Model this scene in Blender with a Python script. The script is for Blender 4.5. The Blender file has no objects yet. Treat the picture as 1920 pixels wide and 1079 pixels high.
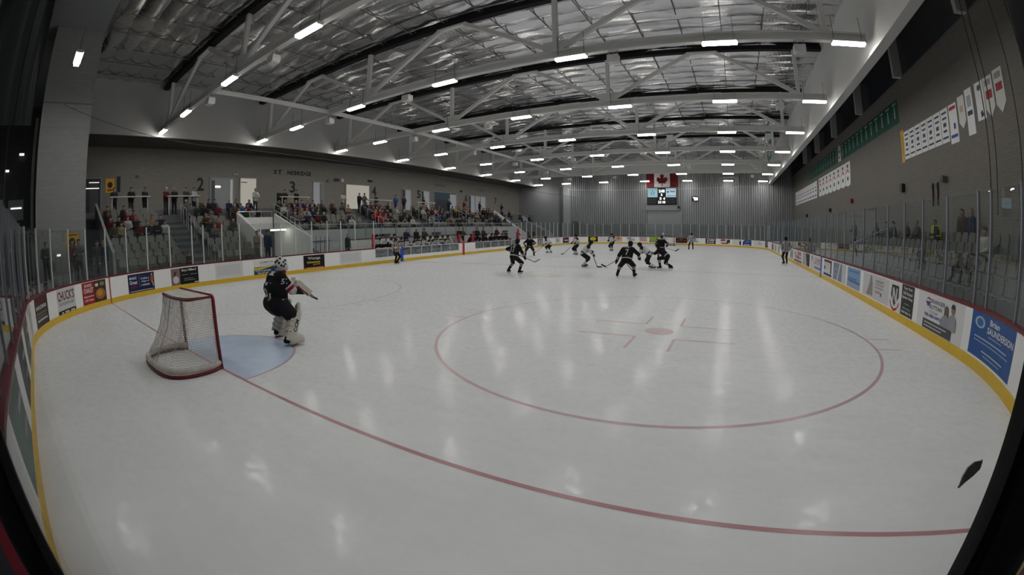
import bpy, bmesh, math, random
import numpy as np
from mathutils import Matrix, Vector
from mathutils.bvhtree import BVHTree
random.seed(11)
SC = bpy.context.scene
COL = SC.collection
PI = math.pi

# ------------------------------------------------------------------ camera, world, exposure
W2, LR, RC = 12.954, 60.96, 8.7          # half width, length and corner radius of the rink
def make_camera():
    cd = bpy.data.cameras.new('camera'); cam = bpy.data.objects.new('camera', cd); COL.objects.link(cam)
    yaw, pit, rol = -0.4601, -0.1130, -0.0074
    cy, sy, cp, sp = math.cos(yaw), math.sin(yaw), math.cos(pit), math.sin(pit)
    f = Vector((sy*cp, cy*cp, sp)); r0 = Vector((cy, -sy, 0)); u0 = r0.cross(f)
    r = r0*math.cos(rol)+u0*math.sin(rol); u = u0*math.cos(rol)-r0*math.sin(rol)
    M = Matrix.Identity(4)
    for i in range(3):
        M[i][0] = r[i]; M[i][1] = u[i]; M[i][2] = -f[i]
    M[0][3], M[1][3], M[2][3] = 8.0705, 0.5607, 2.1389
    cam.matrix_world = M
    cd.type = 'PANO'; cd.panorama_type = 'FISHEYE_LENS_POLYNOMIAL'      # wide fisheye lens
    cd.sensor_fit = 'HORIZONTAL'; cd.sensor_width = 36; cd.sensor_height = 36*1079/1920
    cd.fisheye_fov = math.radians(179)
    s = 1/18.75
    cd.fisheye_polynomial_k0 = 0; cd.fisheye_polynomial_k1 = -1.2379*s
    cd.fisheye_polynomial_k2 = 0; cd.fisheye_polynomial_k3 = 0.0225*s**3; cd.fisheye_polynomial_k4 = -0.0008*s**4
    cd.shift_x = -32.68/1920; cd.shift_y = -19.25/1079
    cd.clip_start = 0.02; cd.clip_end = 300
    SC.camera = cam
make_camera()
wd = bpy.data.worlds.new('hall'); SC.world = wd; wd.use_nodes = True
wd.node_tree.nodes['Background'].inputs[0].default_value = (0.5, 0.55, 0.6, 1)
wd.node_tree.nodes['Background'].inputs[1].default_value = 0.004
vs = SC.view_settings
vs.view_transform = 'Standard'; vs.look = 'None'; vs.gamma = 1.0; vs.use_curve_mapping = False
vs.exposure = 0.0
cy_ = SC.cycles
cy_.transparent_max_bounces = 24; cy_.max_bounces = 5; cy_.diffuse_bounces = 3; cy_.glossy_bounces = 2; cy_.adaptive_threshold = 0.02
cy_.use_denoising = True; cy_.use_light_tree = False
cy_.sample_clamp_indirect = 4.0
LAMP = 84.0                               # strength of every ceiling tube

# ------------------------------------------------------------------ materials
MATS = {}
def mat(name, col, rough=0.6, metal=0.0, var=0.06, scale=3.0, bump=0.0, bscale=20.0, spec=0.3, emit=0.0):
    if name in MATS: return MATS[name]
    m = bpy.data.materials.new(name); m.use_nodes = True; nt = m.node_tree; n = nt.nodes; l = nt.links
    b = n['Principled BSDF']; b.inputs['Roughness'].default_value = rough; b.inputs['Metallic'].default_value = metal
    b.inputs['Specular IOR Level'].default_value = spec
    tc = n.new('ShaderNodeTexCoord')
    nz = n.new('ShaderNodeTexNoise'); nz.inputs['Scale'].default_value = scale; nz.inputs['Detail'].default_value = 4
    l.new(tc.outputs['Object'], nz.inputs['Vector'])
    cr = n.new('ShaderNodeMix'); cr.data_type = 'RGBA'
    c = list(col)+[1]
    cr.inputs[6].default_value = [max(0, v*(1-var*1.6)) for v in c[:3]]+[1]
    cr.inputs[7].default_value = [min(1, v*(1+var*1.6)) for v in c[:3]]+[1]
    l.new(nz.outputs['Fac'], cr.inputs[0]); l.new(cr.outputs[2], b.inputs['Base Color'])
    if bump:
        n2 = n.new('ShaderNodeTexNoise'); n2.inputs['Scale'].default_value = bscale; n2.inputs['Detail'].default_value = 5
        l.new(tc.outputs['Object'], n2.inputs['Vector'])
        bp = n.new('ShaderNodeBump'); bp.inputs['Strength'].default_value = bump; bp.inputs['Distance'].default_value = 0.02
        l.new(n2.outputs['Fac'], bp.inputs['Height']); l.new(bp.outputs[0], b.inputs['Normal'])
    if emit:
        b.inputs['Emission Color'].default_value = c; b.inputs['Emission Strength'].default_value = emit
    MATS[name] = m
    return m
def glass_mat(name, tint, base=0.035, rough=0.0, haze=0.0):
    m = bpy.data.materials.new(name); m.use_nodes = True; nt = m.node_tree; n = nt.nodes; l = nt.links; n.clear()
    out = n.new('ShaderNodeOutputMaterial'); tr = n.new('ShaderNodeBsdfTransparent'); gl = n.new('ShaderNodeBsdfGlossy')
    df = n.new('ShaderNodeBsdfDiffuse'); df.inputs['Color'].default_value = (.6, .65, .65, 1)
    tr.inputs['Color'].default_value = tint+(1,); gl.inputs['Roughness'].default_value = rough
    gl.inputs['Color'].default_value = (.9, .95, .95, 1)
    lw = n.new('ShaderNodeLayerWeight'); lw.inputs['Blend'].default_value = 0.5
    pw = n.new('ShaderNodeMath'); pw.operation = 'POWER'; pw.inputs[1].default_value = 5
    l.new(lw.outputs['Facing'], pw.inputs[0])
    ma = n.new('ShaderNodeMath'); ma.operation = 'MULTIPLY_ADD'; ma.inputs[1].default_value = 0.95; ma.inputs[2].default_value = base
    l.new(pw.outputs[0], ma.inputs[0])
    tc = n.new('ShaderNodeTexCoord'); nz = n.new('ShaderNodeTexNoise'); nz.inputs['Scale'].default_value = 6; nz.inputs['Detail'].default_value = 6
    l.new(tc.outputs['Object'], nz.inputs['Vector'])
    hz = n.new('ShaderNodeMath'); hz.operation = 'MULTIPLY'; hz.inputs[1].default_value = haze
    l.new(nz.outputs['Fac'], hz.inputs[0])
    m1 = n.new('ShaderNodeMixShader'); l.new(hz.outputs[0], m1.inputs[0]); l.new(tr.outputs[0], m1.inputs[1]); l.new(df.outputs[0], m1.inputs[2])
    m2 = n.new('ShaderNodeMixShader'); l.new(ma.outputs[0], m2.inputs[0]); l.new(m1.outputs[0], m2.inputs[1]); l.new(gl.outputs[0], m2.inputs[2])
    l.new(m2.outputs[0], out.inputs[0])
    MATS[name] = m
    return m
def emis(name, col, st):
    if name in MATS: return MATS[name]
    m = bpy.data.materials.new(name); m.use_nodes = True; nt = m.node_tree; n = nt.nodes; n.clear()
    e = n.new('ShaderNodeEmission'); o = n.new('ShaderNodeOutputMaterial')
    e.inputs[0].default_value = tuple(col)+(1,); e.inputs[1].default_value = st
    nt.links.new(e.outputs[0], o.inputs[0]); MATS[name] = m
    return m
def brick_mat(name, c1, c2, mortar, bw, bh, axis):
    m = bpy.data.materials.new(name); m.use_nodes = True; nt = m.node_tree; n = nt.nodes; l = nt.links
    b = n['Principled BSDF']; b.inputs['Roughness'].default_value = 0.75
    tc = n.new('ShaderNodeTexCoord'); sp = n.new('ShaderNodeSeparateXYZ'); cb = n.new('ShaderNodeCombineXYZ')
    l.new(tc.outputs['Object'], sp.inputs[0])
    l.new(sp.outputs['Y' if axis == 'x' else 'X'], cb.inputs[0]); l.new(sp.outputs['Z'], cb.inputs[1])
    br = n.new('ShaderNodeTexBrick'); br.inputs['Scale'].default_value = 1; br.inputs['Brick Width'].default_value = bw
    br.inputs['Row Height'].default_value = bh; br.inputs['Mortar Size'].default_value = 0.008
    br.inputs['Color1'].default_value = c1+(1,); br.inputs['Color2'].default_value = c2+(1,); br.inputs['Mortar'].default_value = mortar+(1,)
    l.new(cb.outputs[0], br.inputs['Vector']); l.new(br.outputs['Color'], b.inputs['Base Color'])
    bp = n.new('ShaderNodeBump'); bp.inputs['Strength'].default_value = 0.4; bp.inputs['Distance'].default_value = 0.01; bp.invert = True
    l.new(br.outputs['Fac'], bp.inputs['Height']); l.new(bp.outputs[0], b.inputs['Normal'])
    MATS[name] = m
    return m

mat('white_paint', (.68, .68, .67), .55, var=.03)
mat('board_white', (.90, .90, .885), .35, var=.025, scale=5)
mat('kick_yellow', (.72, .47, .03), .4, var=.08, scale=4)
mat('cap_red', (.14, .010, .018), .4)
mat('red_paint', (.42, .02, .03), .4)
mat('blue_paint', (.02, .08, .42), .4)
mat('post_grey', (.24, .24, .29), .45, .3)
mat('post_light', (.62, .62, .63), .45, .2)
mat('black', (.012, .012, .014), .5)
mat('black_rubber', (.010, .010, .012), .35)
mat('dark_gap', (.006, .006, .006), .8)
mat('steel_white', (.72, .72, .71), .5, var=.03)
mat('concrete', (.14, .145, .15), .8, var=.12, scale=2, bump=.1)
mat('concrete_dark', (.075, .08, .095), .8, var=.12, scale=2)
mat('floor_dark', (.10, .10, .11), .6, var=.1)
mat('seat_grey', (.175, .175, .16), .3, var=.05)
mat('seat_tan_dimmed', (.075, .072, .067), .4, var=.05)  # tan darkened in colour to imitate the dimmer light behind the right glass
mat('grey_paint', (.30, .31, .32), .6, var=.05)
mat('grey_mid', (.20, .205, .215), .6, var=.05)
mat('grey_dark', (.09, .09, .095), .6)
mat('white', (.8, .8, .8), .5, var=.02)
mat('off_white', (.66, .65, .60), .5, var=.04)
mat('rail_metal', (.55, .56, .57), .35, .7)
mat('yellow_sign', (.75, .42, .02), .5)
mat('navy', (.012, .018, .07), .45)
mat('flag_red', (.16, .008, .012), .7)
mat('skin', (.52, .32, .22), .55)
mat('foil', (.74, .745, .76), .16, .95, var=.10, scale=1.5, bump=.55, bscale=7)
mat('seam', (.16, .16, .165), .6)
glass_mat('glass', (.90, .93, .92), .03, 0.0, .012)
glass_mat('glass_near', (.96, .97, .97), .012, 0.0, .0)
glass_mat('plexi', (.62, .64, .66), .05, .05, .25)
brick_mat('brick_left', (.25, .232, .205), (.22, .205, .18), (.17, .16, .14), .4, .1, 'x')
brick_mat('brick_right', (.175, .16, .142), (.155, .142, .125), (.12, .11, .1), .4, .1, 'x')
brick_mat('brick_white', (.36, .36, .355), (.33, .33, .325), (.29, .29, .285), .4, .2, 'x')
emis('tube', (1.0, .975, .95), LAMP); emis('tube_side', (1.0, .94, .86), 30.0)

# ------------------------------------------------------------------ object helpers
def link(o, parent=None):
    COL.objects.link(o)
    if parent is not None: o.parent = parent
    return o
LABS = {}
def tag(o, label=None, cat=None, group=None, kind=None):
    if label: o['label'] = label; LABS.setdefault(label, []).append(o.name)
    if cat: o['category'] = cat
    if group: o['group'] = group
    if kind: o['kind'] = kind
    return o
def empty(name, loc=(0, 0, 0), rz=0.0):
    o = bpy.data.objects.new(name, None); o.location = loc; o.rotation_euler = (0, 0, rz); COL.objects.link(o)
    return o
def thing(name, label, cat, loc=(0, 0, 0), rz=0.0, group=None):
    return tag(empty(name, loc, rz), label, cat, group)
def struct(name, label=None):
    return tag(empty(name), label, None, None, 'structure')
def new_mesh(name, v, f, mats, idx=None, smooth=False):
    me = bpy.data.meshes.new(name); me.from_pydata([tuple(map(float, p)) for p in v], [], f)
    for m in (mats if isinstance(mats, (list, tuple)) else [mats]):
        me.materials.append(MATS[m] if isinstance(m, str) else m)
    if idx is not None: me.polygons.foreach_set('material_index', np.asarray(idx, dtype=np.int32))
    if smooth: me.polygons.foreach_set('use_smooth', [True]*len(me.polygons))
    me.update()
    return me
def mo(name, v, f, mats, parent=None, idx=None, smooth=False):
    return link(bpy.data.objects.new(name, new_mesh(name, v, f, mats, idx, smooth)), parent)
BOXF = [(0, 3, 2, 1), (4, 5, 6, 7), (0, 1, 5, 4), (1, 2, 6, 5), (2, 3, 7, 6), (3, 0, 4, 7)]
class MB:
    def __init__(s): s.v = []; s.f = []; s.i = []
    def add(s, v, f, i=0):
        n = len(s.v); s.v += [tuple(p) for p in v]; s.f += [tuple(a+n for a in q) for q in f]; s.i += [i]*len(f)
        return s
    def box(s, a, b, i=0):
        x0, y0, z0 = (min(p, q) for p, q in zip(a, b)); x1, y1, z1 = (max(p, q) for p, q in zip(a, b))
        return s.add([(x0, y0, z0), (x1, y0, z0), (x1, y1, z0), (x0, y1, z0), (x0, y0, z1), (x1, y0, z1), (x1, y1, z1), (x0, y1, z1)], BOXF, i)
    def bar(s, a, b, w, h, i=0, up=(0, 0, 1)):
        a = Vector(a); b = Vector(b); d = (b-a).normalized(); u = Vector(up)
        if abs(d.dot(u)) > .98: u = Vector((1, 0, 0))
        r = d.cross(u).normalized(); u = r.cross(d)
        q = [(-1, -1), (1, -1), (1, 1), (-1, 1)]
        v = [a+r*x*w/2+u*y*h/2 for x, y in q]+[b+r*x*w/2+u*y*h/2 for x, y in q]
        return s.add(v, BOXF, i)
    def tube(s, pts, r, n=6, i=0, closed=False, r1=None):
        pts = [Vector(p) for p in pts]; k = len(pts); v = []; prev = None
        for j, p in enumerate(pts):
            if closed: t = pts[(j+1) % k]-pts[j-1]
            else: t = pts[min(j+1, k-1)]-pts[max(j-1, 0)]
            t.normalize()
            if prev is None:
                u = Vector((0, 0, 1)) if abs(t.z) < .9 else Vector((1, 0, 0))
            else: u = prev
            a = t.cross(u).normalized(); u = a.cross(t).normalized(); prev = u
            rr = r if r1 is None else r+(r1-r)*j/(k-1)
            v += [p+(a*math.cos(2*PI*q/n)+u*math.sin(2*PI*q/n))*rr for q in range(n)]
        f = []
        for j in range(k if closed else k-1):
            for q in range(n):
                a0 = j*n; b0 = ((j+1) % k)*n
                f.append((a0+q, a0+(q+1) % n, b0+(q+1) % n, b0+q))
        if not closed: f += [tuple(range(n-1, -1, -1)), tuple(range((k-1)*n, k*n))]
        return s.add(v, f, i)
    def build(s, name, mats, parent=None, smooth=False):
        return mo(name, s.v, s.f, mats, parent, s.i, smooth)
def box(name, a, b, m, parent=None): return MB().box(a, b).build(name, m, parent)
ORD = ['first', 'second', 'third', 'fourth', 'fifth', 'sixth', 'seventh', 'eighth', 'ninth', 'tenth', 'eleventh', 'twelfth', 'thirteenth', 'fourteenth', 'fifteenth', 'sixteenth', 'seventeenth', 'eighteenth', 'nineteenth', 'twentieth'] + ['%dth' % k for k in range(21, 80)]

# text -> flat mesh vertices, cached, centred, unit height
TXT = {}
def text_geo(txt):
    if txt in TXT: return TXT[txt]
    cu = bpy.data.curves.new('lettering', 'FONT'); cu.body = txt; cu.size = 1; cu.resolution_u = 2; cu.fill_mode = 'FRONT'
    cu.offset = 0.024
    ob = bpy.data.objects.new('lettering', cu); COL.objects.link(ob)
    bpy.context.view_layer.update()
    me = bpy.data.meshes.new_from_object(ob.evaluated_get(bpy.context.evaluated_depsgraph_get()))
    v = np.array([q.co[:] for q in me.vertices]) if len(me.vertices) else np.zeros((0, 3)); f = [tuple(p.vertices) for p in me.polygons]
    bpy.data.objects.remove(ob); bpy.data.meshes.remove(me); bpy.data.curves.remove(cu)
    lo, hi = v.min(0), v.max(0)
    v = (v-(lo+hi)/2)/(hi[1]-lo[1])
    TXT[txt] = (v, f, (hi[0]-lo[0])/(hi[1]-lo[1]))
    return TXT[txt]
def colmat(c, rough=.5):
    k = 'c_%02x%02x%02x' % tuple(int(max(0, min(1, q))*255) for q in c)
    return mat(k, c, rough, var=.03, spec=.15)
def islands(P, f):
    par = list(range(len(P)))
    def root(a):
        while par[a] != a: par[a] = par[par[a]]; a = par[a]
        return a
    for q in f:
        for b in q[1:]: par[root(b)] = root(q[0])
    out = {}
    for q in f: out.setdefault(root(q[0]), []).append(q)
    for g in out.values():
        ids = sorted({a for q in g for a in q}); mp = {a: k for k, a in enumerate(ids)}
        yield [P[a] for a in ids], [tuple(mp[a] for a in q) for q in g]
# flat print: elements given as fractions (x right, y up) of a panel; mp(x, y, layer) -> world point
def elements(parent, els, mp, wfull, hfull):
    for k, e in enumerate(els):
        kind, c = e[0], e[1]
        m = colmat(c) if not isinstance(c, str) else c
        if kind in 'tT':
            _, _, txt, x0, y0, x1, y1 = e[:7]
            v, f, asp = text_geo(txt)
            w, h = (x1-x0), (y1-y0)
            P = [mp(x0+w*(.5+p[0]/asp), y0+h*(.5+p[1]), k+1) for p in v]
            if kind == 'T':
                for Q, g in islands(P, f): mo('letter', Q, g, m, parent)
            else: mo('lettering', P, f, m, parent)
        elif kind == 'r':
            x0, y0, x1, y1 = e[2:6]
            n = 4; P = []; F = []
            for j in range(n+1):
                P += [mp(x0+(x1-x0)*j/n, y0, k+1), mp(x0+(x1-x0)*j/n, y1, k+1)]
                if j: F.append((2*j-2, 2*j, 2*j+1, 2*j-1))
            mo(e[6] if len(e) > 6 else 'printed_block', P, F, m, parent)
        elif kind == 'd':
            cx, cy, rx, ry = e[2:6]; n = 24
            P = [mp(cx, cy, k+1)]+[mp(cx+rx*math.cos(2*PI*j/n), cy+ry*math.sin(2*PI*j/n), k+1) for j in range(n)]
            mo(e[6] if len(e) > 6 else 'printed_disc', P, [(0, 1+j, 1+(j+1) % n) for j in range(n)], m, parent)
        elif kind == 'p':
            pts = e[2]
            P = [mp(a, b, k+1) for a, b in pts]
            mo(e[3] if len(e) > 3 else 'printed_shape', P, [tuple(range(len(pts)))], m, parent)
# the closed line of the boards: s -> point, inward normal (s runs anticlockwise from the far end of the left side)
SEG = [('l', LR-2*RC), ('a', RC*PI/2), ('l', 2*(W2-RC)), ('a', RC*PI/2), ('l', LR-2*RC), ('a', RC*PI/2), ('l', 2*(W2-RC)), ('a', RC*PI/2)]
SEGS = [0]
for q in SEG: SEGS.append(SEGS[-1]+q[1])
LTOT = SEGS[-1]
def bpt(s):
    s = s % LTOT
    for i in range(8):
        if s <= SEGS[i+1]+1e-9: break
    t = s-SEGS[i]
    if i == 0: return (-W2, LR-RC-t, 1, 0)
    if i == 2: return (-W2+RC+t, 0, 0, 1)
    if i == 4: return (W2, RC+t, -1, 0)
    if i == 6: return (W2-RC-t, LR, 0, -1)
    a = t/RC
    cx, cy, a0 = {1: (-W2+RC, RC, PI), 3: (W2-RC, RC, 1.5*PI), 5: (W2-RC, LR-RC, 0), 7: (-W2+RC, LR-RC, PI/2)}[i]
    c, n = math.cos(a0+a), math.sin(a0+a)
    return (cx+RC*c, cy+RC*n, -c, -n)
def bp(s, z, out=0.0):
    x, y, nx, ny = bpt(s)
    return (x-nx*out, y-ny*out, z)
def sL(y): return LR-RC-y
def sR(y): return SEGS[4]+y-RC
def sF(x): return SEGS[6]+W2-RC-x
def strip(name, s0, s1, z0, z1, o0, o1, m, parent, n=None):
    """a bent box along the boards, from offset o0 (ice side) to o1 (outside)"""
    n = n or max(1, int(math.ceil(abs(s1-s0)/.55)) if curved((s0+s1)/2) else 1)
    v = []; f = []
    for j in range(n+1):
        s = s0+(s1-s0)*j/n
        v += [bp(s, z0, o0), bp(s, z0, o1), bp(s, z1, o1), bp(s, z1, o0)]
        if j:
            a = 4*(j-1); b = 4*j
            f += [(a+q, a+(q+1) % 4, b+(q+1) % 4, b+q) for q in range(4)]
    f += [(3, 2, 1, 0), (4*n, 4*n+1, 4*n+2, 4*n+3)]
    return mo(name, v, f, m, parent)
def curved(s):
    s = s % LTOT
    return any(SEGS[i]-1.2 < s < SEGS[i+1]+1.2 for i in (1, 3, 5, 7))
# ------------------------------------------------------------------ ice and floors
def ice_material():
    m = bpy.data.materials.new('ice'); m.use_nodes = True; nt = m.node_tree; n = nt.nodes; l = nt.links
    b = n['Principled BSDF']
    tc = n.new('ShaderNodeTexCoord')
    def noise(sc, det, sx=1, sy=1, rough=.6):
        mp = n.new('ShaderNodeMapping'); mp.inputs['Scale'].default_value = (sx, sy, 1); l.new(tc.outputs['Object'], mp.inputs[0])
        z = n.new('ShaderNodeTexNoise'); z.inputs['Scale'].default_value = sc; z.inputs['Detail'].default_value = det; z.inputs['Roughness'].default_value = rough
        l.new(mp.outputs[0], z.inputs['Vector']); return z
    a = noise(.22, 5); c = noise(1.6, 6, .5, 1.6, .7)
    mx = n.new('ShaderNodeMath'); mx.operation = 'MULTIPLY_ADD'; mx.inputs[1].default_value = .55
    l.new(a.outputs['Fac'], mx.inputs[0])
    m2 = n.new('ShaderNodeMath'); m2.operation = 'MULTIPLY'; m2.inputs[1].default_value = .45
    l.new(c.outputs['Fac'], m2.inputs[0]); l.new(m2.outputs[0], mx.inputs[2])
    cr = n.new('ShaderNodeValToRGB'); l.new(mx.outputs[0], cr.inputs[0])
    e = cr.color_ramp.elements
    e[0].position = .30; e[0].color = (.65, .66, .68, 1); e[1].position = .62; e[1].color = (.73, .735, .74, 1)
    k = cr.color_ramp.elements.new(.46); k.color = (.68, .685, .695, 1)
    l.new(cr.outputs[0], b.inputs['Base Color'])
    sw = noise(2.2, 8, 1.0, 2.2, .75); rr = n.new('ShaderNodeMapRange')
    rr.inputs[1].default_value = .35; rr.inputs[2].default_value = .7; rr.inputs[3].default_value = .38; rr.inputs[4].default_value = .5
    l.new(sw.outputs['Fac'], rr.inputs[0]); l.new(rr.outputs[0], b.inputs['Roughness'])
    b.inputs['Specular IOR Level'].default_value = .15
    sc = noise(9, 7, 1, 1, .8); bm = n.new('ShaderNodeBump'); bm.inputs['Strength'].default_value = .10; bm.inputs['Distance'].default_value = .02
    l.new(sc.outputs['Fac'], bm.inputs['Height']); l.new(bm.outputs[0], b.inputs['Normal'])
    cw = noise(7, 9, 1, 1, .8); cm = n.new('ShaderNodeMapRange'); cm.inputs[1].default_value = .47; cm.inputs[2].default_value = .60; cm.inputs[3].default_value = 0; cm.inputs[4].default_value = .4
    l.new(cw.outputs['Fac'], cm.inputs[0]); l.new(cm.outputs[0], b.inputs['Coat Weight']); b.inputs['Coat Roughness'].default_value = .05
    b2 = n.new('ShaderNodeBump'); b2.inputs['Strength'].default_value = .07; b2.inputs['Distance'].default_value = .012; l.new(sc.outputs['Fac'], b2.inputs['Height']); l.new(b2.outputs[0], b.inputs['Coat Normal'])
    MATS['ice'] = m
ice_material()
N = 160
ring = [bpt(LTOT*j/N)[:2] for j in range(N)]
ice = mo('floor_ice', [(a, b, 0) for a, b in ring]+[(a, b, -.05) for a, b in ring],
         [tuple(range(N)), tuple(range(2*N-1, N-1, -1))]+[(j, (j+1) % N, N+(j+1) % N, N+j) for j in range(N)], 'ice')
tag(ice, 'white sheet of rink ice with painted lines', kind='structure')
def icemat(name, c):
    m = mat(name, c, .3, var=.12, scale=2.5, spec=.35); return name
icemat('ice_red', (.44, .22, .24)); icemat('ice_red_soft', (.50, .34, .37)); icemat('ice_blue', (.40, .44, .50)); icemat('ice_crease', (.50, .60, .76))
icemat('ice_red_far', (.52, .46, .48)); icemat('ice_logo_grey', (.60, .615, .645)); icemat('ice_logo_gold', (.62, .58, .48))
def flat(name, pts, m, z=.002, parent=ice):
    return mo(name, [(a, b, z) for a, b in pts], [tuple(range(len(pts)))], m, parent)
def line(name, x0, x1, y, w, m): flat(name, [(x0, y-w/2), (x1, y-w/2), (x1, y+w/2), (x0, y+w/2)], m)
def ring_mark(name, cx, cy, r, w, m, a0=0, a1=2*PI, n=96, z=.002):
    v = []; f = []
    for j in range(n+1):
        a = a0+(a1-a0)*j/n
        v += [(cx+(r-w/2)*math.cos(a), cy+(r-w/2)*math.sin(a), z), (cx+(r+w/2)*math.cos(a), cy+(r+w/2)*math.sin(a), z)]
        if j: f.append((2*j-2, 2*j-1, 2*j+1, 2*j))
    mo(name, v, f, m, ice)
def disc(name, cx, cy, r, m, z=.0025): flat(name, [(cx+r*math.cos(2*PI*j/40), cy+r*math.sin(2*PI*j/40)) for j in range(40)], m, z)
gx = W2-RC+math.sqrt(RC**2-(RC-3.353)**2)
for yg, sg in ((3.353, 1), (LR-3.353, -1)):
    line('goal_line', -gx, gx, yg, .055, 'ice_red')
    flat('goal_crease', [(1.83*math.cos(PI*j/40), yg+sg*(.03+1.83*math.sin(PI*j/40))) for j in range(41)], 'ice_crease', .0015)
    ring_mark('crease_line', 0, yg, 1.83, .05, 'ice_red_soft', 0 if sg > 0 else PI, PI if sg > 0 else 2*PI, 48)
    for sx in (-1, 1):
        cx, cy = sx*6.706, yg+sg*6.096
        ring_mark('faceoff_circle', cx, cy, 4.572, .06, 'ice_red_soft')
        disc('faceoff_dot', cx, cy, .31, 'ice_red_soft')
        for a in (-1, 1):
            for b in (-1, 1):
                px, py = cx+a*.40, cy+b*.60
                flat('faceoff_mark', [(px, py-.035), (px+a*1.2, py-.035), (px+a*1.2, py+.035), (px, py+.035)], 'ice_red_soft', .0025)
                flat('faceoff_mark', [(px-.03, py), (px+.03, py), (px+.03, py+b*.9), (px-.03, py+b*.9)], 'ice_red_soft', .0026)
                qx = cx+a*4.52; qy = cy+b*.42
                flat('hash_mark', [(qx, qy-.025), (qx+a*.62, qy-.025), (qx+a*.62, qy+.025), (qx, qy+.025)], 'ice_red_soft', .0025)
for y in (22.86, LR-22.86): line('blue_line', -W2+.02, W2-.02, y, .3, 'ice_blue')
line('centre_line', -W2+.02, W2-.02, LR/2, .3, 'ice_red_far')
ring_mark('centre_circle', 0, LR/2, 4.572, .06, 'ice_blue')
for y in (24.4, LR-24.4):
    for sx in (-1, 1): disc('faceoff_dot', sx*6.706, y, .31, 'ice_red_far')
flat('ice_logo', [(-1.9, 17.2), (-.2, 16.9), (1.0, 17.6), (3.2, 18.2), (1.9, 18.9), (2.6, 20.2), (.4, 19.6), (-1.2, 20.6), (-1.0, 19.0), (-3.0, 18.6)], 'ice_logo_grey', .0012)
flat('ice_logo', [(-.6, 17.8), (.8, 17.9), (1.0, 18.8), (-.2, 19.0), (-.9, 18.5)], 'ice_logo_gold', .0018)

tag(box('floor_base', (-40, -14, -.45), (22, 68, -.05), 'concrete_dark'), 'grey concrete floor of the arena', kind='structure')
tag(box('floor_left', (-30, 2.8, -.05), (-13.35, 20, .72), 'concrete'), kind='structure')
tag(box('floor_left_corner', (-30, -4, -.05), (-13.35, 2.8, .85), 'concrete'), kind='structure')
tag(box('floor_right', (13.35, -2, -.05), (18, 63.5, .62), 'concrete_dark'), kind='structure')
tag(box('floor_bench', (-17.2, 20, -.05), (-13.2, 42, .35), 'grey_mid'), kind='structure')

# ------------------------------------------------------------------ boards, glass and posts
H_CAP = 1.06
boards = {k: struct('wall_boards_'+k) for k in ('left', 'near', 'right', 'far')}
def side(s):
    s = s % LTOT
    return 'left' if s < SEGS[1] else 'near' if s < SEGS[4] else 'right' if s < SEGS[5] else 'far'
BENCH = [(sL(40.3), sL(32.3)), (sL(29.8), sL(20.3))]           # stretches with clear panels before the benches
cuts = sorted([0.0]+[b for r in BENCH for b in r]+[SEGS[k] for k in range(1, 8)]+[LTOT])
for a, b in zip(cuts[:-1], cuts[1:]):
    bench = any(abs(a-r[0]) < .01 for r in BENCH); n = max(1, round((b-a)/(1.25 if bench else 2.44)))
    for j in range(n):
        s0 = a+(b-a)*j/n; s1 = a+(b-a)*(j+1)/n; P = boards[side((s0+s1)/2)]
        if bench:
            strip('board_panel', s0+.003, s1-.003, .0, .43, 0, .06, 'board_white', P)
            strip('clear_panel', s0+.03, s1-.03, .45, .98, .02, .04, 'plexi', P)
            strip('panel_frame', s0-.02, s0+.03, .43, 1.0, .0, .06, 'post_light', P)
            strip('panel_frame', s0, s1, .97, 1.02, -.005, .10, 'post_light', P)
            strip('kickplate', s0, s1, 0, .2, -.012, 0, 'kick_yellow', P)
        else:
            strip('board_panel', s0+.003, s1-.003, .0, 1.0, 0, .06, 'board_white', P)
            strip('kickplate', s0+.001, s1-.001, 0, .2, -.012, 0, 'kick_yellow', P)
            strip('cap_rail', s0+.001, s1-.001, 1.0, H_CAP, -.006, .17, 'cap_red', P)
POSTS = [33.63, 34.8, 35.86, 37.0, 38.16, 39.13, 40.4, 41.69, 42.7, 43.75, 44.37, 45.62, 46.91, 48.13, 49.41, 50.69, 51.88, 53.26, 54.56,
         56.01, 57.4, 58.7, 60.0, 61.3, 62.6, 63.9, 65.2, 66.7, 68.36, 70.19, 72.0, 73.8, 75.5, 77.22, 78.5, 79.02, 80.37, 81.69, 82.91, 84.25, 85.48, 86.7, 88.07]
while POSTS[-1] < LTOT-1.3: POSTS.append(POSTS[-1]+1.25)
POSTS += [LTOT+1.0, LTOT+2.25, LTOT+3.5, LTOT+4.75, LTOT+6.0, LTOT+7.25, LTOT+8.5, LTOT+9.75, LTOT+11.0]
POSTS = [32.0]+POSTS
for j, s in enumerate(POSTS):
    s_ = s % LTOT; sd = side(s_)
    top = 2.86 if sd in ('left', 'far') else (3.06 if s_ > 76 else 2.86)
    near = s in (68.36, 70.19)
    ns, mt = (.05, 'post_light') if sd in ('left', 'far') or s_ < 56.5 else (.045, 'post_grey')
    if near:
        x, y, nx, ny = bpt(s_); b = MB().tube([(x-nx*.08, y-ny*.08, H_CAP), (x-nx*.08, y-ny*.08, 3.0)], .05, 16)
        b.build('glass_post', 'black_rubber', boards[sd], True)
        strip('glass_gasket', s_-(.075 if s == 70.19 else -.05), s_-(.05 if s == 70.19 else -.075), H_CAP, 3.0, .045, .07, 'black_rubber', boards[sd])
    else:
        strip('glass_post', s_-ns/2, s_+ns/2, H_CAP-.04, top+(.0), .045, .095, mt, boards[sd], n=1)
    if j < len(POSTS)-1:
        e = POSTS[j+1]
        strip('glass_pane', s+.03, e-.03, H_CAP, top-.03, .062, .074, 'glass_near' if s == 68.36 else 'glass', boards[side((s+e)/2)], n=3 if curved((s+e)/2) else 1)
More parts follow.
